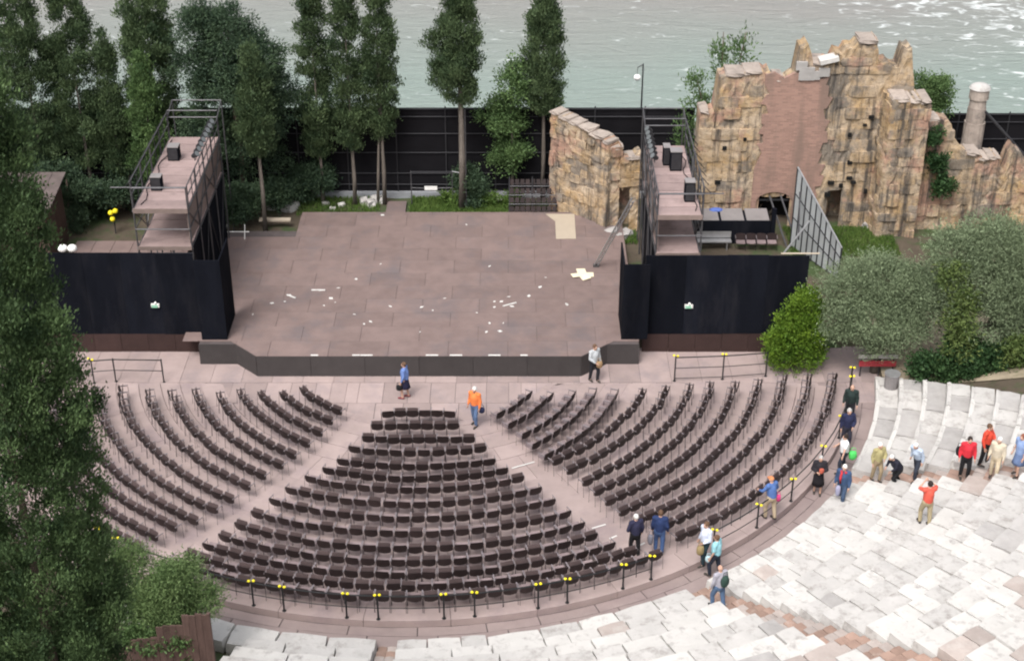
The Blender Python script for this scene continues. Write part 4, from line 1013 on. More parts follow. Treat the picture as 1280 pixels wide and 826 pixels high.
def cypress(label, base, top, zc0, rad, m='cypress', nc=330, per=105, ln=.14, wd=.056, lean=0.0, prof=1, group='cypresses behind the stage', trunk_r=.10, gap=0.0, extra=None, spread=.15, stems=1, plumes=70, pa=.30, pb=.62):
    """base Vector, top z, crown bottom z, crown radius; local coordinates from base"""
    t = thing('cypress_tree', label, 'tree', base, group=group); h = top-base.z; b0 = zc0-base.z
    mb = MB()
    for s_i in range(stems):
        off = Vector((.0, 0, 0)) if s_i == 0 else Vector((-.25-.1*s_i, .1, 0))
        mb.path([off+Vector((0,0,-.2)), off*.8+Vector((.03,0,b0*.5)), off*.4+Vector((lean*.3,0,b0)), Vector((lean*.7,0,b0+(h-b0)*.6))], [trunk_r*1.25/(1+.5*s_i), trunk_r/(1+.4*s_i), trunk_r*.8/(1+.4*s_i), .03], 8)
    part(t, 'trunk', mb, 'bark' if m == 'cypress_near' else 'bark_pale', True, world=False)
    f = RNG.beta(1.1, 1.25, nc); th = RNG.uniform(0, 2*PI, nc)
    pr_ = np.interp(f, [0,.06,.2,.45,.7,.88,1], np.array([.35,.75,1,.98,.74,.42,.06])) if prof == 1 else np.interp(f, [0,.05,.25,.55,.8,.93,1], [.55,.85,1,.95,.72,.45,.1]) if prof == 2 else np.interp(f, [0,.08,.3,.5,.64,.74,.85,.93,1], [1.1,1.28,1.2,1.08,1.0,.88,.74,.52,.1])
    ph = RNG.uniform(0, 6, 4)
    lump = 1 + .10*np.sin(3*th+ph[0]+f*9) + .08*np.sin(5*th+ph[1]-f*19) + .08*np.sin(f*31+ph[2]+2*th)
    rr = rad*pr_*lump*np.sqrt(RNG.uniform(.12, 1.0, nc))
    cent = np.stack([rr*np.cos(th)+lean*f, rr*np.sin(th), b0+f*(h-b0)], 1); ax = np.stack([np.cos(th)*.55, np.sin(th)*.55, np.full(nc, .9)], 1)
    # part of the sprays gather into upright plumes round the outside
    pc_ = RNG.permutation(np.argsort(-rr/np.maximum(.05, pr_*rad))[:nc//2])[:plumes]; plumes = len(pc_); k3 = RNG.random(nc) < .42; own = RNG.integers(0, plumes, nc)
    dd_ = RNG.normal(size=(nc,3)); dd_ /= np.linalg.norm(dd_, axis=1, keepdims=True); dd_[:,2] = np.abs(dd_[:,2])*1.0-.25
    size_ = RNG.uniform(.6, 1.35, plumes)[own][:,None]*np.clip(pr_[pc_][own], .35, 1)[:,None]
    pcen = cent[pc_][own]*np.array([.96,.96,1]); pl = pcen + dd_*np.array([pa, pa, pb])*size_
    cent = np.where(k3[:,None], pl, cent); ax = np.where(k3[:,None], np.stack([dd_[:,0]*.6+ax[:,0]*.3, dd_[:,1]*.6+ax[:,1]*.3, np.full(nc,.85)],1), ax); ptone = RNG.normal(0,.16,plumes)[own]*k3
    if extra is not None:
        cent = np.vstack([cent, extra]); ax = np.vstack([ax, np.tile([-.3,-.2,.7], (len(extra),1))])
    me = clumps(cent, ax, per, spread, ln, wd, m, 'crown', .42, .35, tone_add=np.concatenate([ptone, np.zeros(len(cent)-nc)])); obj_of(me, 'crown', t); return t
def px_cyp(label, u, vt, vcb, vb, wpx, zg=GB, **kw):
    b = G(u, vb, zg); top = V(u, vt, b.y).z; zc = V(u, vcb, b.y).z; rad = .84*wpx/2/(F/depth((b.x, b.y, (top+zc)/2)))
    return cypress(label, b, top, zc, rad, **kw)
px_cyp('broad dark cypress behind the shed left of the gantry', 62, -55, 225, 262, 82, nc=420)
px_cyp('dark cypress standing left of the gantry with bare lower trunk', 118, -45, 205, 258, 74, nc=400)
px_cyp('thin dark cypress between two broad ones left of the gantry', 157, 40, 215, 262, 34, nc=180)
px_cyp('tall cypress rising straight behind the left gantry', 210, -95, 175, 256, 72, nc=430)
px_cyp('paler small cypress close behind the left gantry walkway', 200, 66, 235, 272, 46, m='leaf_mid', nc=200)
px_cyp('slim cypress with long bare trunk at the left rear of the stage', 332, 55, 190, 290, 42, nc=210, m='cypress')
px_cyp('cypress at the left end of the trio before the dark fence', 404, -70, 195, 254, 44, nc=300)
px_cyp('middle cypress of the trio before the dark fence', 444, -65, 185, 257, 46, nc=300)
px_cyp('twin-trunked cypress at the right end of the trio', 481, -80, 172, 256, 46, nc=300, stems=2)
b9 = G(585, 262, GB)
ex = np.array([[RNG.normal(-1.15,.2), RNG.normal(0,.2), V(555, v, b9.y).z-GB+RNG.normal(0,.15)] for v in (45,52,60,85,92,100) for _ in range(4)])
px_cyp('solitary cypress with a long bare trunk before the fence', 578, -40, 128, 262, 56, nc=340, prof=2, trunk_r=.16, extra=ex, stems=1)
px_cyp('cypress rising behind the short slanting wall', 678, -18, 138, 250, 56, nc=330)
# other trees
def bushy(name, label, base, lobes, m, per, ln, wd, nclump, spread=.3, trunk=None, up=.25, jitter=.7, cat='tree', group=None, trunk_m='bark', tone_var=.28, shell=.35):
    """lobes: (x, y, z, rx, ry, rz) in metres from base"""
    t = thing(name, label, cat, base, group=group); mb = MB()
    for (pts, r0, r1) in (trunk or []):
        mb.path(pts, list(np.linspace(r0, r1, len(pts))), 7)
    if trunk: part(t, 'trunk', mb, trunk_m, True, world=False)
    vol = np.array([a[3]*a[4]+a[4]*a[5]+a[3]*a[5] for a in lobes]); cs = []; ds = []
    for a, q in zip(lobes, vol/vol.sum()):
        n = max(4, int(nclump*q)); d = RNG.normal(size=(n,3)); d /= np.linalg.norm(d, axis=1, keepdims=True); d[:,2] = np.where(d[:,2] < -.75, -d[:,2], d[:,2])
        rr = RNG.uniform(shell, 1.05, n)[:,None]**.6*RNG.uniform(.85,1.12,n)[:,None]
        cs.append(np.array(a[:3]) + d*rr*np.array(a[3:])); ds.append(d)
    me = clumps(np.vstack(cs), np.vstack(ds)*.8, per, spread, ln, wd, m, 'crown', jitter, up, tone_var); obj_of(me, 'crown', t); return t
def rand_lobes(n, cx, cy, cz, rx, ry, rz, s0, s1, seed):
    q = np.random.default_rng(seed); out = []
    for _ in range(n):
        d = q.normal(size=3); d /= np.linalg.norm(d); r = q.uniform(.45, .95); s = q.uniform(s0, s1)
        out.append((cx+d[0]*rx*r, cy+d[1]*ry*r, cz+d[2]*rz*r, s, s, s*.8))
    return out
b = G(306, 262, GB); zt = V(306, 8, b.y).z; hh = zt-GB
TR = lambda h, r: [([(0,0,-.2),(.05,.0,h*.3),(-.05,.05,h*.6),(0,0,h*.9)], r, r*.25)]
lob = rand_lobes(34, 0, 0, hh*.56, 2.9, 1.6, hh*.44, .8, 1.3, 4) + [(.4,0,hh*.93,.5,.5,.7),(-.6,0,hh*.88,.6,.5,.6)]
bushy('cedar_tree', 'broad dark spreading conifer between gantry and stage', b, lob, 'conifer_dark', 95, .16, .055, 900, .2, TR(hh, .22), up=.1)
b = G(640, 252, GB); hh = V(638, 64, b.y).z-GB
lob = rand_lobes(14, 0, 0, hh*.58, 1.15, .9, hh*.34, .5, .8, 9) + [(0,0,hh*.88,.55,.5,.6)]
bushy('broadleaf_tree', 'mid green leafy tree before the dark fence', b, lob, 'leaf_mid', 50, .13, .075, 330, .18, TR(hh, .11), up=.2, trunk_m='bark_pale')
b = Vector((V(900, 140, 13.2).x, 13.2, GB)); hh = V(900, 28, 13.2).z-GB
lob = [(-1.3,0,hh*.62,.45,.4,1.1),(-.85,.1,hh*.52,.5,.5,.9),(-.15,0,hh*.78,.4,.4,1.2),(.35,0,hh*.7,.4,.4,.9),(.95,.1,hh*.82,.4,.35,1.15),(1.25,0,hh*.6,.5,.4,.7),(-1.5,0,hh*.4,.6,.5,.8),(.2,.1,hh*.5,.9,.5,.7),(2.2,0,hh*.62,.35,.3,.4),(-1.0,0,hh*.3,.8,.5,.8)]
bushy('young_tree', 'loose young tree with thin shoots behind the ruined wall', b, lob, 'leaf_mid', 22, .2, .075, 200, .2, [([(0,0,-.2),(-.4,0,hh*.4),(-1.2,0,hh*.7)], .08, .02), ([(0,0,-.2),(0,0,hh*.5),(-.1,0,hh*.95)], .08, .02), ([(0,0,0),(.4,0,hh*.5),(.95,0,hh*.95)], .07, .02)], up=.6, jitter=.5)
p = V(1165, 118, 13.0); hb = p.z-GB
bushy('round_bush', 'rounded dark green bush behind the stone pier', Vector((p.x, 13.0, GB)), rand_lobes(12, 0, 0, hb-.2, .8, .7, .8, .45, .7, 12), 'leaf_mid', 45, .13, .065, 230, .16, [([(0,0,-.2),(0,0,hb*.6),(.1,0,hb)], .1, .04)], cat='bush')
# undergrowth
for (u, v, w_, h_, lab) in ((392,252,1.5,2.2,'dark evergreen shrub under the cypress trio'), (300,285,2.1,2.4,'dense dark shrub between the left gantry and stage'),(352,262,1.6,1.5,'low dark shrub among pale stones at the stage corner'),(590,255,.7,1.9,'dark climbing shrub beside the solitary cypress'),(90,285,2.4,4.2,'tall dark shrub beside the shed'),(165,262,1.6,3.2,'dark shrub below the paler small cypress'),(240,262,1.6,3.0,'shadowed shrub behind the left gantry tower'),(125,272,2.0,2.6,'dark shrub beyond the side deck'),(265,275,1.5,2.4,'shadowed shrub beside the foot of the left gantry'),(40,270,2.2,5.0,'tall dark shrub behind the shed roof')):
    b = G(u, v, GB); bushy('shrub', lab, b, rand_lobes(9, 0, 0, h_*.5, w_*.6, .8, h_*.42, .4, .65, int(u)), 'conifer_dark', 60, .15, .06, 170, .17, [([(0,0,-.2),(0,0,h_*.3),(.1,0,h_*.6)], .06, .03)], cat='shrub', group='shrubs behind the stage')
for (u, v, w_) in ((565,256,.8),(608,258,.9),(640,256,.8)):
    b = G(u, v, GB); bushy('low_plant', 'low fresh green plant on the grass strip before the fence', b, rand_lobes(6, 0, 0, .3, w_*.6, .4, .25, .2, .3, u), 'grass', 18, .16, .06, 60, .1, cat='plant', group='plants on the grass strip')
for (u, v) in ((1085,255),(1100,262),(1062,250)):
    b = G(u, v, GB); bushy('low_plant', 'green weed tuft growing at the foot of the ruined wall', b, rand_lobes(6, 0, 0, .35, .5, .4, .3, .2, .35, u), 'leaf_mid', 18, .16, .07, 60, .12, cat='plant', group='weeds at the ruined wall')
for (u, v, Y) in ((1172,200,10.15),(1178,232,10.1),(1168,170,10.15)):
    p = V(u, v, Y); bushy('wall_ivy', 'dark ivy patch clinging to the low broken wall', p, rand_lobes(7, 0, 0, 0, .45, .12, .5, .18, .3, v), 'ivy', 18, .15, .09, 70, .1, cat='ivy', group='ivy on the broken wall')
# right: bright bush, olives
b = G(992, 466, .02); hb = V(1000, 368, b.y+.6).z
lob = [(0.1,.5,.8,1.15,1.0,.9),(.25,.7,1.7,1.0,.9,.9),(.45,.9,2.5,.75,.7,.75),(-.35,.4,1.2,.75,.7,.8)]
bushy('bright_bush', 'bright yellowish green cone-shaped bush beside the right screen', b, lob, 'leaf_bright', 46, .12, .06, 520, .13, [([(0,.5,-.2),(.1,.6,1.2),(.3,.8,2.6)], .1, .03)], cat='bush', up=.5)
b = G(1092, 462, .1)
lob = [(-1.3,.3,3.6,1.2,1.1,.95),(-.2,.2,4.1,1.3,1.1,1.0),(1.0,.5,3.5,1.2,1.1,1.0),(-.4,-.5,2.5,1.3,1.0,.95),(.9,-.5,2.2,1.1,.9,.9),(-1.5,-.1,2.3,.9,.9,.9),(1.9,.3,2.6,.9,.9,.9),(.2,-.4,1.4,.9,.7,.6)]
OT = [([(0,0,-.3),(.1,.1,1.0),(-.5,.2,2.2),(-1.1,.3,3.3)], .22, .05), ([(0,0,-.3),(.2,.0,1.1),(.6,.2,2.3),(.9,.4,3.3)], .2, .05)]
bushy('olive_tree', 'silvery grey olive tree beside the bright green bush', b, lob, 'olive', 68, .12, .04, 800, .2, OT, jitter=.8, up=.35, trunk_m='bark_pale')
b = G(1215, 468, .6); b = Vector((b.x, b.y+.4, .5))
lob = [(-1.1,.4,5.0,1.2,1.1,1.1),(.2,.4,5.5,1.4,1.2,1.1),(1.4,.6,4.9,1.3,1.1,1.1),(-.2,.0,4.0,1.5,1.1,1.1),(1.2,.0,3.6,1.4,1.1,1.1),(2.2,.3,3.2,1.1,1.0,1.2),(-1.5,.2,3.4,1.1,.9,1.1),(.2,-.2,2.6,1.5,.9,.9),(1.7,-.1,2.0,1.1,.8,.8)]
bushy('olive_tree', 'large silvery olive tree with a rounded crown above the soil bank', b, lob, 'olive', 68, .12, .04, 1100, .21, OT, jitter=.8, up=.35, trunk_m='bark_pale')
bushy('climbing_shrub', 'fresh green climber growing through the large olive tree', b+Vector((-.95,-.75,0)), [(0,0,3.0,.5,.4,1.3),(.1,-.1,1.8,.5,.4,.8),(-.5,.3,4.6,.45,.4,.6)], 'olive_green', 28, .18, .06, 150, .17, cat='shrub', up=-.3)
bushy('ivy_bush', 'dark green ivy bush spreading below the large olive tree', b+Vector((-.2,-.9,-.1)), [(-1.5,.2,.6,.9,.6,.65),(-.3,.1,.7,1.0,.6,.7),(.9,.1,.9,1.1,.6,.8),(1.9,.3,1.1,.9,.6,.8),(-.4,.3,1.5,.8,.5,.6)], 'ivy', 34, .16, .1, 420, .15, cat='bush', up=0)
b = Vector((G(1284, 470, 1.0).x, G(1284, 470, 1.0).y, .9)); bushy('round_bush', 'yellowish green round bush at the edge of the soil bank', b, [(0,0,1.0,1.0,.9,1.0),(.5,.2,1.8,.8,.8,.8)], 'olive_green', 30, .16, .07, 240, .15, cat='bush')
# lower left shrub behind the board fence
b = Vector((-6.9, -19.2, .35))
lob = rand_lobes(30, 0, 0, 2.3, 1.6, .9, 1.25, .28, .55, 21) + [(1.1,0,2.3,.5,.5,.5),(-1.3,.2,3.1,.6,.6,.6),(-1.6,.3,3.8,.45,.5,.5),(-1.0,.2,3.5,.5,.5,.5),(0,0,2.2,1.0,.7,.9)]
bushy('leafy_shrub', 'grey green feathery shrub above the brown board fence', b, lob, 'shrub_grey', 60, .11, .032, 780, .17, [([(0,0,-.4),(.2,0,1.0),(.5,0,2.3)], .09, .03), ([(0,0,-.4),(-.2,0,1.0),(-.6,0,2.5)], .08, .03)], cat='shrub', up=.35)
bushy('ivy_bush', 'fresh green ivy hanging over the brown board fence', Vector((-6.6,-20.15,1.6)), [(-.5,-.05,.2,.5,.25,.35),(.2,-.05,.35,.45,.25,.3),(-1.2,0,.3,.5,.25,.35),(.35,-.2,-.5,.14,.08,.3)], 'leaf_mid', 26, .12, .07, 130, .11, cat='ivy', up=-.1)
# great foreground cypress
base = Vector((-6.4, -30.0, 5.2))
cypress('huge foreground cypress with dense dark green crown', base, 27.6, 5.9, 1.34, m='cypress_near', nc=2800, per=140, ln=.085, wd=.038, prof=3, group=None, trunk_r=.2, spread=.115, plumes=300, pa=.27, pb=.6)
base2 = Vector((-8.75, -32.5, 6.2))
cypress('second foreground cypress partly hidden by the huge one', base2, 15.2, 7.6, 1.1, m='cypress_near', nc=900, per=100, ln=.085, wd=.038, group=None, trunk_r=.2, spread=.12, plumes=90)
# grass strips
def grass(name, label, poly, n, m='grass', ln=.2, zf=None):
    us = RNG.uniform(size=(n,2)); a, b2, c2, d2 = (np.array(p) for p in poly)
    pos = (a*(1-us[:,:1])+b2*us[:,:1])*(1-us[:,1:])+(d2*(1-us[:,:1])+c2*us[:,:1])*us[:,1:]
    if zf: pos[:,2] = [zf(x_, y_) for x_, y_, _ in pos]
    d = RNG.normal(size=(n,3))*.35+np.array([0,0,1]); tone = RNG.normal(.5,.25,n)+.25*np.sin(pos[:,0]*2.1)*np.cos(pos[:,1]*1.7)
    o = obj_of(leaf_mesh(name, pos, d, ln, .035, tone, m), name, None); return tag(o, label, 'grass', kind='stuff')
grass('grass', 'green grass strip between stage and dark fence', [(-1.5,11.8,GB),(3.3,11.8,GB),(3.3,14,GB),(-1.5,14,GB)], 9000)
grass('grass', 'sparse grass among stones under the cypress trio', [(-7,11.9,GB),(-3,11.9,GB),(-3,14,GB),(-7,14,GB)], 2500)
grass('grass', 'green grass at the foot of the ruined wall', [(16.5,7.5,GB),(21.5,7.5,GB),(21.5,10.6,GB),(16.5,10.6,GB)], 9000)
grass('grass', 'weeds beside the short slanting wall', [(7.6,8.8,GB),(9.4,8.8,GB),(9.4,10.2,GB),(7.6,10.2,GB)], 1500)
grass('grass', 'dry thin grass on the soil bank', [(18.8,-2.6,.4),(27,-6.0,.8),(30,-1.0,.8),(19,1,.4)], 1300, 'olive_green', .09, lambda x_, y_: terrain(x_, y_))
mb = MB(); xs_ = np.linspace(18.6, 34, 40); 
for x_ in xs_:
    for k in range(9):
        y_ = -2.2-(x_-18.6)*.62 + (k/8)*(4.5+(x_-18.6)*.62); mb.v.append((x_, y_, terrain(x_, y_)+.035))
mb.f = [(i*9+k, (i+1)*9+k, (i+1)*9+k+1, i*9+k+1) for i in range(39) for k in range(8)]
struct('soil_bank', mb, 'slope_soil', True)

# ------------------------------------------------------------------ people
mat('skin', (.50,.31,.235), .6, .06, 6)
HAIR = {'grey': (.42,.41,.40), 'white': (.62,.61,.59), 'brown': (.12,.07,.045), 'dark': (.03,.022,.02), 'red': (.22,.08,.05), 'bald': None}
CLO = {}
def cloth(c):
    if c not in CLO: CLO[c] = mat('cloth_%d' % len(CLO), c, .85, .12, 9, .2, bscale=14)
    return CLO[c]
def remeshed(mb, vox, name, m, smooth_it=3):
    me = mb.mesh(name, m, True); o = bpy.data.objects.new('tmp', me); COL.objects.link(o)
    r_ = o.modifiers.new('r', 'REMESH'); r_.mode = 'VOXEL'; r_.voxel_size = vox; r_.use_smooth_shade = True
    s2 = o.modifiers.new('s', 'SMOOTH'); s2.factor = .5; s2.iterations = smooth_it
    dg = bpy.context.evaluated_depsgraph_get(); out = bpy.data.meshes.new_from_object(o.evaluated_get(dg)); bpy.data.objects.remove(o)
    out.materials.clear(); out.materials.append(M[m] if isinstance(m, str) else m); out.polygons.foreach_set('use_smooth', [True]*len(out.polygons)); return out
def person(label, p, face, top, bottom, hair='grey', h=1.68, stride=.16, lean=0.0, la=None, ra=None, sleeves='short', skirt=None, hat=None, shoes=(.05,.045,.04), sit=0.0, jacket=None, head_turn=0.0, group=None):
    """face: heading in degrees (0 looks towards the stage, +Y); la / ra: (elbow, hand) in local metres for a 1.7 m figure"""
    t = thing('person', label, 'person', p, R(face)); k = h/1.7
    S = lambda x, y, z: Vector((x*k, y*k, z*k))
    hipz = .93-sit; ly = .0
    def lw(y, z): return y + lean*max(0, z-hipz), z - .35*abs(lean)*max(0, z-hipz)*abs(lean)
    def T(x, y, z): yy, zz = lw(y, z-sit); return S(x, yy, zz)
    hipL, hipR = S(-.095,0,hipz), S(.095,0,hipz)
    kb = .16 if sit else .03
    kL, kR = S(-.11, stride*.5+kb+.02, (hipz)*.53), S(.11, -stride*.35+kb, hipz*.53)
    aL, aR = S(-.11, stride*.55, .085), S(.11, -stride*.6, .09)
    shL, shR = T(-.185,0,1.41), T(.185,0,1.41)
    la = la or ((-.25,.0,1.13), (-.25,.10,.88)); ra = ra or ((.25,-.04,1.13), (.26,.06,.88))
    eL, wL = T(*la[0]), T(*la[1]); eR, wR = T(*ra[0]), T(*ra[1])
    pel, chest, neck = S(0,0,hipz+.06), T(0,.01,1.26), T(0,0,1.45)
    hd = T(0,.03,1.60); hq = Matrix.Rotation(-lean*.6, 3, 'X') @ Matrix.Rotation(R(head_turn), 3, 'Z')
    B = MB()
    B.capsule(pel, chest, .145*k, .155*k); B.capsule(shL, shR, .075*k); B.capsule(chest, neck, .13*k, .06*k); B.capsule(neck, hd, .055*k, .055*k)
    B.ball(hd, (.076*k,.096*k,.118*k), 14, 10, hq); B.ball(hd+hq@S(0,.05,-.065), (.05*k,.05*k,.045*k), 10, 7, hq)
    B.capsule(hd+hq@S(0,.088,.01), hd+hq@S(0,.112,-.02), .012*k, .017*k)
    for sx in (-1, 1): B.ball(hd+hq@S(sx*.08,-.005,-.005), (.014*k,.025*k,.034*k), 8, 6, hq)
    for a, b2, c2, r0, r1, r2 in ((hipL,kL,aL,.088,.062,.042),(hipR,kR,aR,.088,.062,.042)):
        B.capsule(a, b2, r0*k, r1*k); B.capsule(b2, c2, r1*k, r2*k); B.capsule(c2+S(0,-.03,-.035), c2+S(0,.15,-.05), .042*k, .032*k)
    for a, b2, c2 in ((shL,eL,wL),(shR,eR,wR)):
        B.capsule(a, b2, .056*k, .043*k); B.capsule(b2, c2, .043*k, .030*k)
        dv = (c2-b2).normalized(); B.capsule(c2, c2+dv*.075*k, .034*k, .036*k)
    me = remeshed(B, .028*k, 'body', 'skin', 1)
    Fg = MB()
    for sx, b2, c2 in ((-1,eL,wL),(1,eR,wR)):
        dv = (c2-b2).normalized(); side = dv.cross(Vector((1,0,0))); side = side.normalized() if side.length > .1 else Vector((0,1,0)); inn = side.cross(dv)*sx
        for j, (off, ln_) in enumerate(((-.028,.062),(-.010,.078),(.010,.072),(.027,.055))):
            a = c2+dv*.09*k+side*off*k; m1 = a+dv*ln_*.55*k; e = m1+(dv*.7+inn*.5)*ln_*.5*k; Fg.tube(a, m1, .0095*k, .009*k, 5); Fg.tube(m1, e, .009*k, .0065*k, 5)
        a = c2+dv*.03*k+side*-.03*k; Fg.tube(a, a+(dv*.6-side*.7)*.045*k, .012*k, .010*k, 5); Fg.tube(a+(dv*.6-side*.7)*.045*k, a+(dv*1.2-side*.8)*.06*k, .010*k, .008*k, 5)
    for sx in (-1, 1): Fg.ball(hd+hq@S(sx*.032,.088,.012), .011*k, 6, 4)
    n0 = len(me.vertices); import bmesh; bm = bmesh.new(); bm.from_mesh(me); vv = [bm.verts.new(v) for v in Fg.v]
    for f in Fg.f: bm.faces.new([vv[i] for i in f])
    bm.to_mesh(me); bm.free(); o = obj_of(me, 'body', t)
    # clothes
    C = MB(); e_ = .022
    C.capsule(pel+S(0,0,-.02), chest, (.15+e_)*k, (.16+e_)*k); C.capsule(shL, shR, (.078+e_*.6)*k); C.capsule(chest, T(0,0,1.40), (.14+e_)*k, (.085)*k)
    for a, b2, c2 in ((shL,eL,wL),(shR,eR,wR)):
        if sleeves == 'long': C.capsule(a, b2, .075*k, .062*k); C.capsule(b2, b2+(c2-b2)*.92, .062*k, .048*k)
        elif sleeves == 'short': C.capsule(a, a+(b2-a)*.75, .075*k, .070*k)
    obj_of(remeshed(C, .03*k, 'shirt', cloth(top)), 'shirt', t)
    if jacket:
        J = MB(); J.capsule(chest+S(0,-.03,.06), pel+S(0,-.03,-.1), .19*k, .195*k)
        obj_of(remeshed(J, .03*k, 'jacket', cloth(jacket)), 'jacket', t)
    if skirt:
        q = MB(); n = 16; rings = [(hipz+.1,.155,.13),(hipz-.05,.18,.16),(hipz-.3,.205,.20),(skirt,.235,.23)]
        for z, rx, ry in rings: q.v += [tuple(S(rx*math.cos(2*PI*i/n)*(1+.05*math.sin(i*2.7+z*9)), ry*math.sin(2*PI*i/n)*(1+.05*math.cos(i*3.1)), z)) for i in range(n)]
        for j in range(3): q.f += [(j*n+(i+1)%n, j*n+i, (j+1)*n+i, (j+1)*n+(i+1)%n) for i in range(n)]
        q.f += [tuple(range(n)), tuple(range(4*n-1, 3*n-1, -1))]; o = obj_of(q.mesh('skirt', cloth(bottom), True), 'skirt', t)
    else:
        Q = MB(); Q.capsule(pel, S(0,0,hipz-.03), .168*k, .165*k)
        for a, b2, c2 in ((hipL,kL,aL),(hipR,kR,aR)): Q.capsule(a, b2, .105*k, .082*k); Q.capsule(b2, c2+S(0,0,.02), .082*k, .066*k)
        obj_of(remeshed(Q, .03*k, 'trousers', cloth(bottom)), 'trousers', t)
    for c2 in (aL, aR):
        q = MB().capsule(c2+S(0,-.035,-.04), c2+S(0,.17,-.052), .047*k, .038*k, 8); q.v = [(x_, y_, max(z_, .002)) for x_, y_, z_ in q.v]; obj_of(q.mesh('shoe', cloth(shoes), True), 'shoe', t)
    if hat:
        q = MB(); q.ball(hd+hq@S(0,-.005,.035), (.092*k,.112*k,.098*k), 12, 6, hq, zmin=0); q.prism([hd+hq@S(.085*math.sin(a_),.06+.11*math.cos(a_),.035) for a_ in np.linspace(-1.5,1.5,7)], hq@S(0,0,.012)); obj_of(q.mesh('cap', cloth(hat), True), 'cap', t)
    elif HAIR[hair]:
        q = MB(); q.ball(hd+hq@S(0,-.018,.022), (.089*k,.102*k,.112*k), 12, 8, hq@Matrix.Rotation(R(22), 3, 'X'), zmin=-.22 if hair in ('grey','white') else -.45); obj_of(q.mesh('hair', cloth(HAIR[hair]), True), 'hair', t)
    return t
def bag(label, p, s, c, cat='bag', rz=0.0, strap=True):
    t = thing('bag', label, cat, p, R(rz)); q = MB(); q.ball((0,0,s[2]*.5), (s[0]/2,s[1]/2,s[2]/2), 10, 8)
    q.v = [(max(-s[0]*.42,min(s[0]*.42,x_)), max(-s[1]*.42,min(s[1]*.42,y_)), max(.04*s[2],min(.9*s[2],z_))) for x_, y_, z_ in q.v]
    part(t, 'body', q, cloth(c), True, world=False)
    if strap: part(t, 'strap', MB().path([(-s[0]*.3,0,s[2]*.85),(-s[0]*.2,0,s[2]*1.25),(s[0]*.2,0,s[2]*1.25),(s[0]*.3,0,s[2]*.85)], .012, 5), cloth(c), world=False)
    return t
def zs(p):       # standing height on tiers, walkway or stone steps
    r_ = math.hypot(p.x, p.y)
    if r_ < 5.5 or p.y > -2.7: return 0.006
    if r_ < 17.45: return tz(min(14, sum(1 for q in bounds[1:] if q < r_)))+.004
    return 0.004
def at(u, v):
    p = G(u, v, 0.0); z = zs(p); p = G(u, v, z); p.z = z; return p
def on_steps(u, v, sub=1):  # first step surface met by the ray
    for k in range(60):
        z = (STEP_H*.5*k if sub == 2 else STEP_H*k); p = G(u, v, z); r_ = math.hypot(p.x, p.y)
        kk = (r_-RO)/(STEP_T/(sub)); zt2 = (math.floor(kk)*STEP_H/sub+(.375 if sub == 1 else .187)) if kk > 0 else 0
        if abs(zt2-z) < STEP_H*.6/sub or zt2 < z: p = G(u, v, max(zt2, 0)); p.z = zt2-.01; return p
    return G(u, v, 0)
NAVY, BLACK, JEANS, KHAKI = (.02,.024,.06), (.012,.012,.014), (.09,.14,.25), (.30,.24,.16)
A_out = lambda s, e, hnd: (e, hnd)
p = at(507, 497); person('woman in blue top and navy skirt walking before the stage', p, 80, (.14,.22,.48), (.015,.015,.04), 'brown', 1.63, .18, skirt=.52, sleeves='long', shoes=(.2,.05,.06))
bag('dark handbag carried by the woman in blue', p+Vector((-.22,-.2,.45)), (.3,.16,.3), BLACK)
p = at(594, 531); person('man in orange shirt and jeans walking beside the front chairs', p, 150, (.72,.2,.06), JEANS, 'white', 1.72, .2, sleeves='long')
bag('dark shoulder bag held by the man in orange', p+Vector((.26,-.1,.6)), (.28,.16,.3), NAVY)
p = at(742, 476); person('person in pale grey shirt leaning by the stage corner', p, 215, (.42,.44,.46), (.02,.02,.025), 'brown', 1.7, .2, ra=((.28,.08,1.15),(.12,.26,1.0)), sleeves='long')
bag('tan shoulder bag of the person by the stage corner', p+Vector((.2,-.2,.72)), (.3,.16,.36), (.3,.2,.11))
p = at(793, 694); person('white haired person in dark navy standing in the right aisle', p, 20, (.025,.025,.055), BLACK, 'white', 1.7, .1, la=((-.3,-.03,1.15),(-.16,.14,1.0)), sleeves='long')
p = at(823, 691); person('person in navy jacket and blue jeans standing in the aisle', p, -10, (.02,.035,.10), (.05,.09,.2), 'brown', 1.76, .14, sleeves='long')
bag('grey bag hanging beside the person in navy jacket', p+Vector((-.3,-.05,.4)), (.22,.2,.45), (.14,.14,.17))
p = at(880, 704); person('person in pale blue shirt beside the curved railing', p, 120, (.55,.6,.72), (.02,.04,.05), 'brown', 1.72, .24, la=((-.27,.05,1.13),(-.15,.22,1.02)), sleeves='long')
bag('olive tan bag of the person in pale blue shirt', p+Vector((-.2,-.26,.55)), (.3,.2,.42), (.26,.2,.1))
p = at(893, 719); person('person in turquoise shirt and dark trousers on the walkway', p, 60, (.28,.55,.62), (.02,.025,.04), 'brown', 1.66, .26)
bag('pale turquoise bag of the person in the turquoise shirt', p+Vector((-.24,.0,.55)), (.26,.18,.3), (.4,.55,.6))
p = on_steps(897, 760, 2); person('bald man with grey shirt and jeans descending the brick stair', p, 30, (.34,.33,.38), (.08,.13,.22), 'bald', 1.7, .26, sleeves='long')
bag('dark green backpack worn by the bald man', p+Matrix.Rotation(R(30),3,'Z')@Vector((.02,-.22,1.0)), (.32,.2,.48), (.03,.06,.05), 'backpack', 30)
p = at(962, 648); person('person in blue shirt and khaki trousers leaning on the railing', p, 35, (.08,.15,.36), (.42,.34,.24), 'brown', 1.72, .2, lean=.12, hat=(.55,.22,.1), la=((-.3,.12,1.2),(-.25,.35,1.1)), ra=((.3,.05,1.15),(.25,.25,1.02)), sleeves='long')
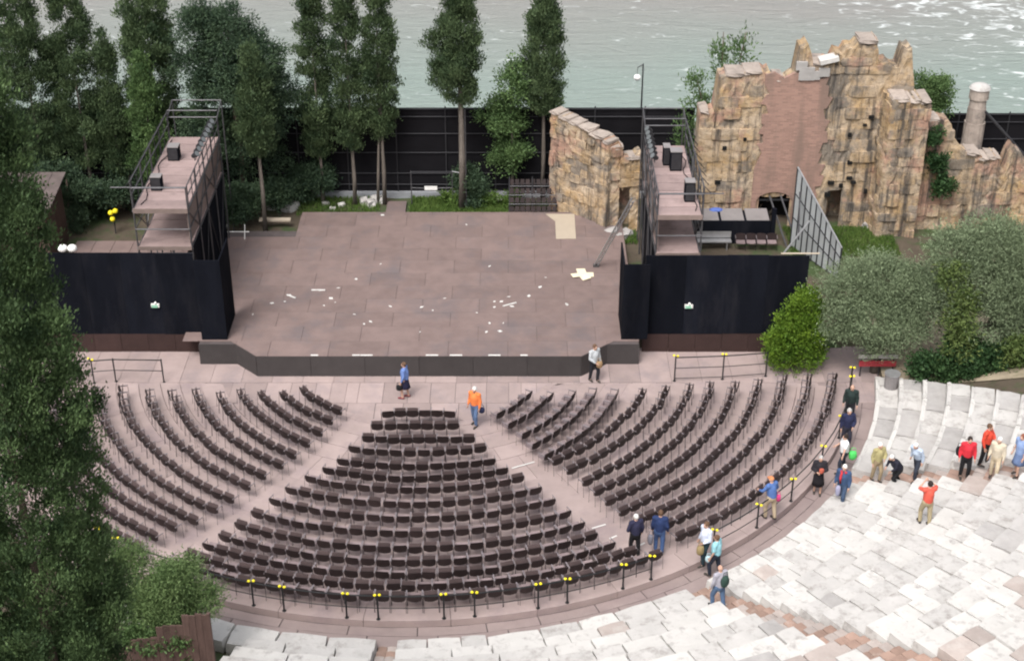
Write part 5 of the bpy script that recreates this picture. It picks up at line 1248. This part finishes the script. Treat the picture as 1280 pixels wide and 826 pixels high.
bag('pink bag beside the person in the blue shirt', p+Vector((.24,.06,.7)), (.2,.14,.32), (.55,.06,.2))
p = at(1021, 616); person('grey haired woman in black dress standing on the walkway', p, 170, (.022,.02,.025), (.015,.013,.016), 'grey', 1.62, .1, skirt=.42, la=((-.28,.06,1.13),(-.08,.24,1.12)), ra=((.28,.06,1.13),(.10,.24,1.1)), sleeves='long')
bag('small red guidebook held by the woman in black', p+Vector((0,-.3,1.05)), (.2,.06,.26), (.5,.12,.08), 'book', strap=False)
p = at(1050, 631); person('person with dark blue jacket and red scarf on the walkway', p, 150, (.045,.08,.16), (.05,.08,.14), 'white', 1.74, .24, sleeves='long')
sc_ = [o for o in bpy.data.objects if o.get('label') == 'person with dark blue jacket and red scarf on the walkway'][0]
part(sc_, 'scarf', MB().path([(.1*math.cos(q), .1*math.sin(q)+.02, 1.475) for q in np.linspace(-4.2, 1.1, 12)] + [(.05,.17,1.40),(.05,.215,1.25),(.04,.21,1.08)], .045, 7), cloth((.45,.04,.05)), True, world=False)
bag('pale jacket carried by the person with red scarf', p+Vector((-.2,-.22,.55)), (.2,.2,.5), (.3,.3,.42), 'jacket', strap=False)
p = at(1052, 590); person('person in white top stretching an arm over the chairs', p, 95, (.72,.73,.74), (.03,.035,.05), 'dark', 1.66, .22, la=((-.42,.14,1.3),(-.72,.3,1.2)), ra=((.26,.1,1.15),(.2,.26,1.1)))
bag('bright green bag of the person in white top', p+Vector((.3,-.1,.62)), (.34,.24,.42), (.08,.55,.12))
p = at(1056, 558); person('person in navy sweater with white collar beside the railing', p, 185, NAVY, (.03,.03,.045), 'grey', 1.7, .12, la=((-.27,.05,1.13),(-.14,.22,1.0)), sleeves='long')
p = at(1060, 528); person('bald person in dark green sweater at the top of the walkway', p, 165, (.018,.03,.028), (.02,.02,.025), 'bald', 1.72, .12, sleeves='long')
p = on_steps(1094, 600, 2); person('person in patterned khaki clothes on the upper stair', p, 200, (.36,.32,.16), (.32,.25,.16), 'white', 1.62, .18, la=((-.27,.08,1.15),(-.1,.26,1.1)), sleeves='long')
p = on_steps(1121, 603, 2); person('person in black crouching on the upper stair', p, 110, (.02,.02,.032), BLACK, 'white', 1.62, .2, lean=.55, sit=.3, sleeves='long', la=((-.24,.16,1.2),(-.18,.38,1.05)), ra=((.24,.16,1.2),(.16,.38,1.05)))
p = on_steps(1144, 598, 2); person('person in pale blue shirt climbing bent forward on the stair', p, 130, (.42,.5,.62), (.03,.035,.05), 'white', 1.66, .36, lean=.4, sleeves='long')
p = on_steps(1204, 597, 2); person('person in red jacket and black trousers waiting on the stair', p, 175, (.55,.03,.045), BLACK, 'dark', 1.7, .1, sleeves='long')
bag('black backpack hanging from the person in red jacket', p+Vector((-.26,.12,.85)), (.26,.2,.42), BLACK, 'backpack')
p = on_steps(1228, 581, 2); person('person in orange red shirt standing above the stair', p, 230, (.62,.07,.04), BLACK, 'brown', 1.7, .12, la=((-.26,.12,1.15),(-.06,.26,1.16)), sleeves='long')
p = on_steps(1241, 597, 2); person('person in beige clothes standing near the orange red shirt', p, 150, (.52,.46,.36), (.5,.42,.3), 'white', 1.66, .16, sleeves='long')
p = on_steps(1270, 593, 2); person('red haired person in blue shirt and denim skirt', p, 120, (.22,.3,.5), (.12,.17,.3), 'red', 1.64, .14, skirt=.5)
p = on_steps(1155, 655); person('man in red shirt photographing from the white stone tiers', p, 10, (.6,.10,.07), (.36,.30,.19), 'dark', 1.72, .22, la=((-.27,.2,1.36),(-.07,.26,1.56)), ra=((.3,.14,1.4),(.07,.24,1.56)))
for o in list(bpy.data.objects):
    if o.type == 'MESH' and o.parent is None and not o.get('kind') and not o.get('label'): print('unlabelled', o.name)
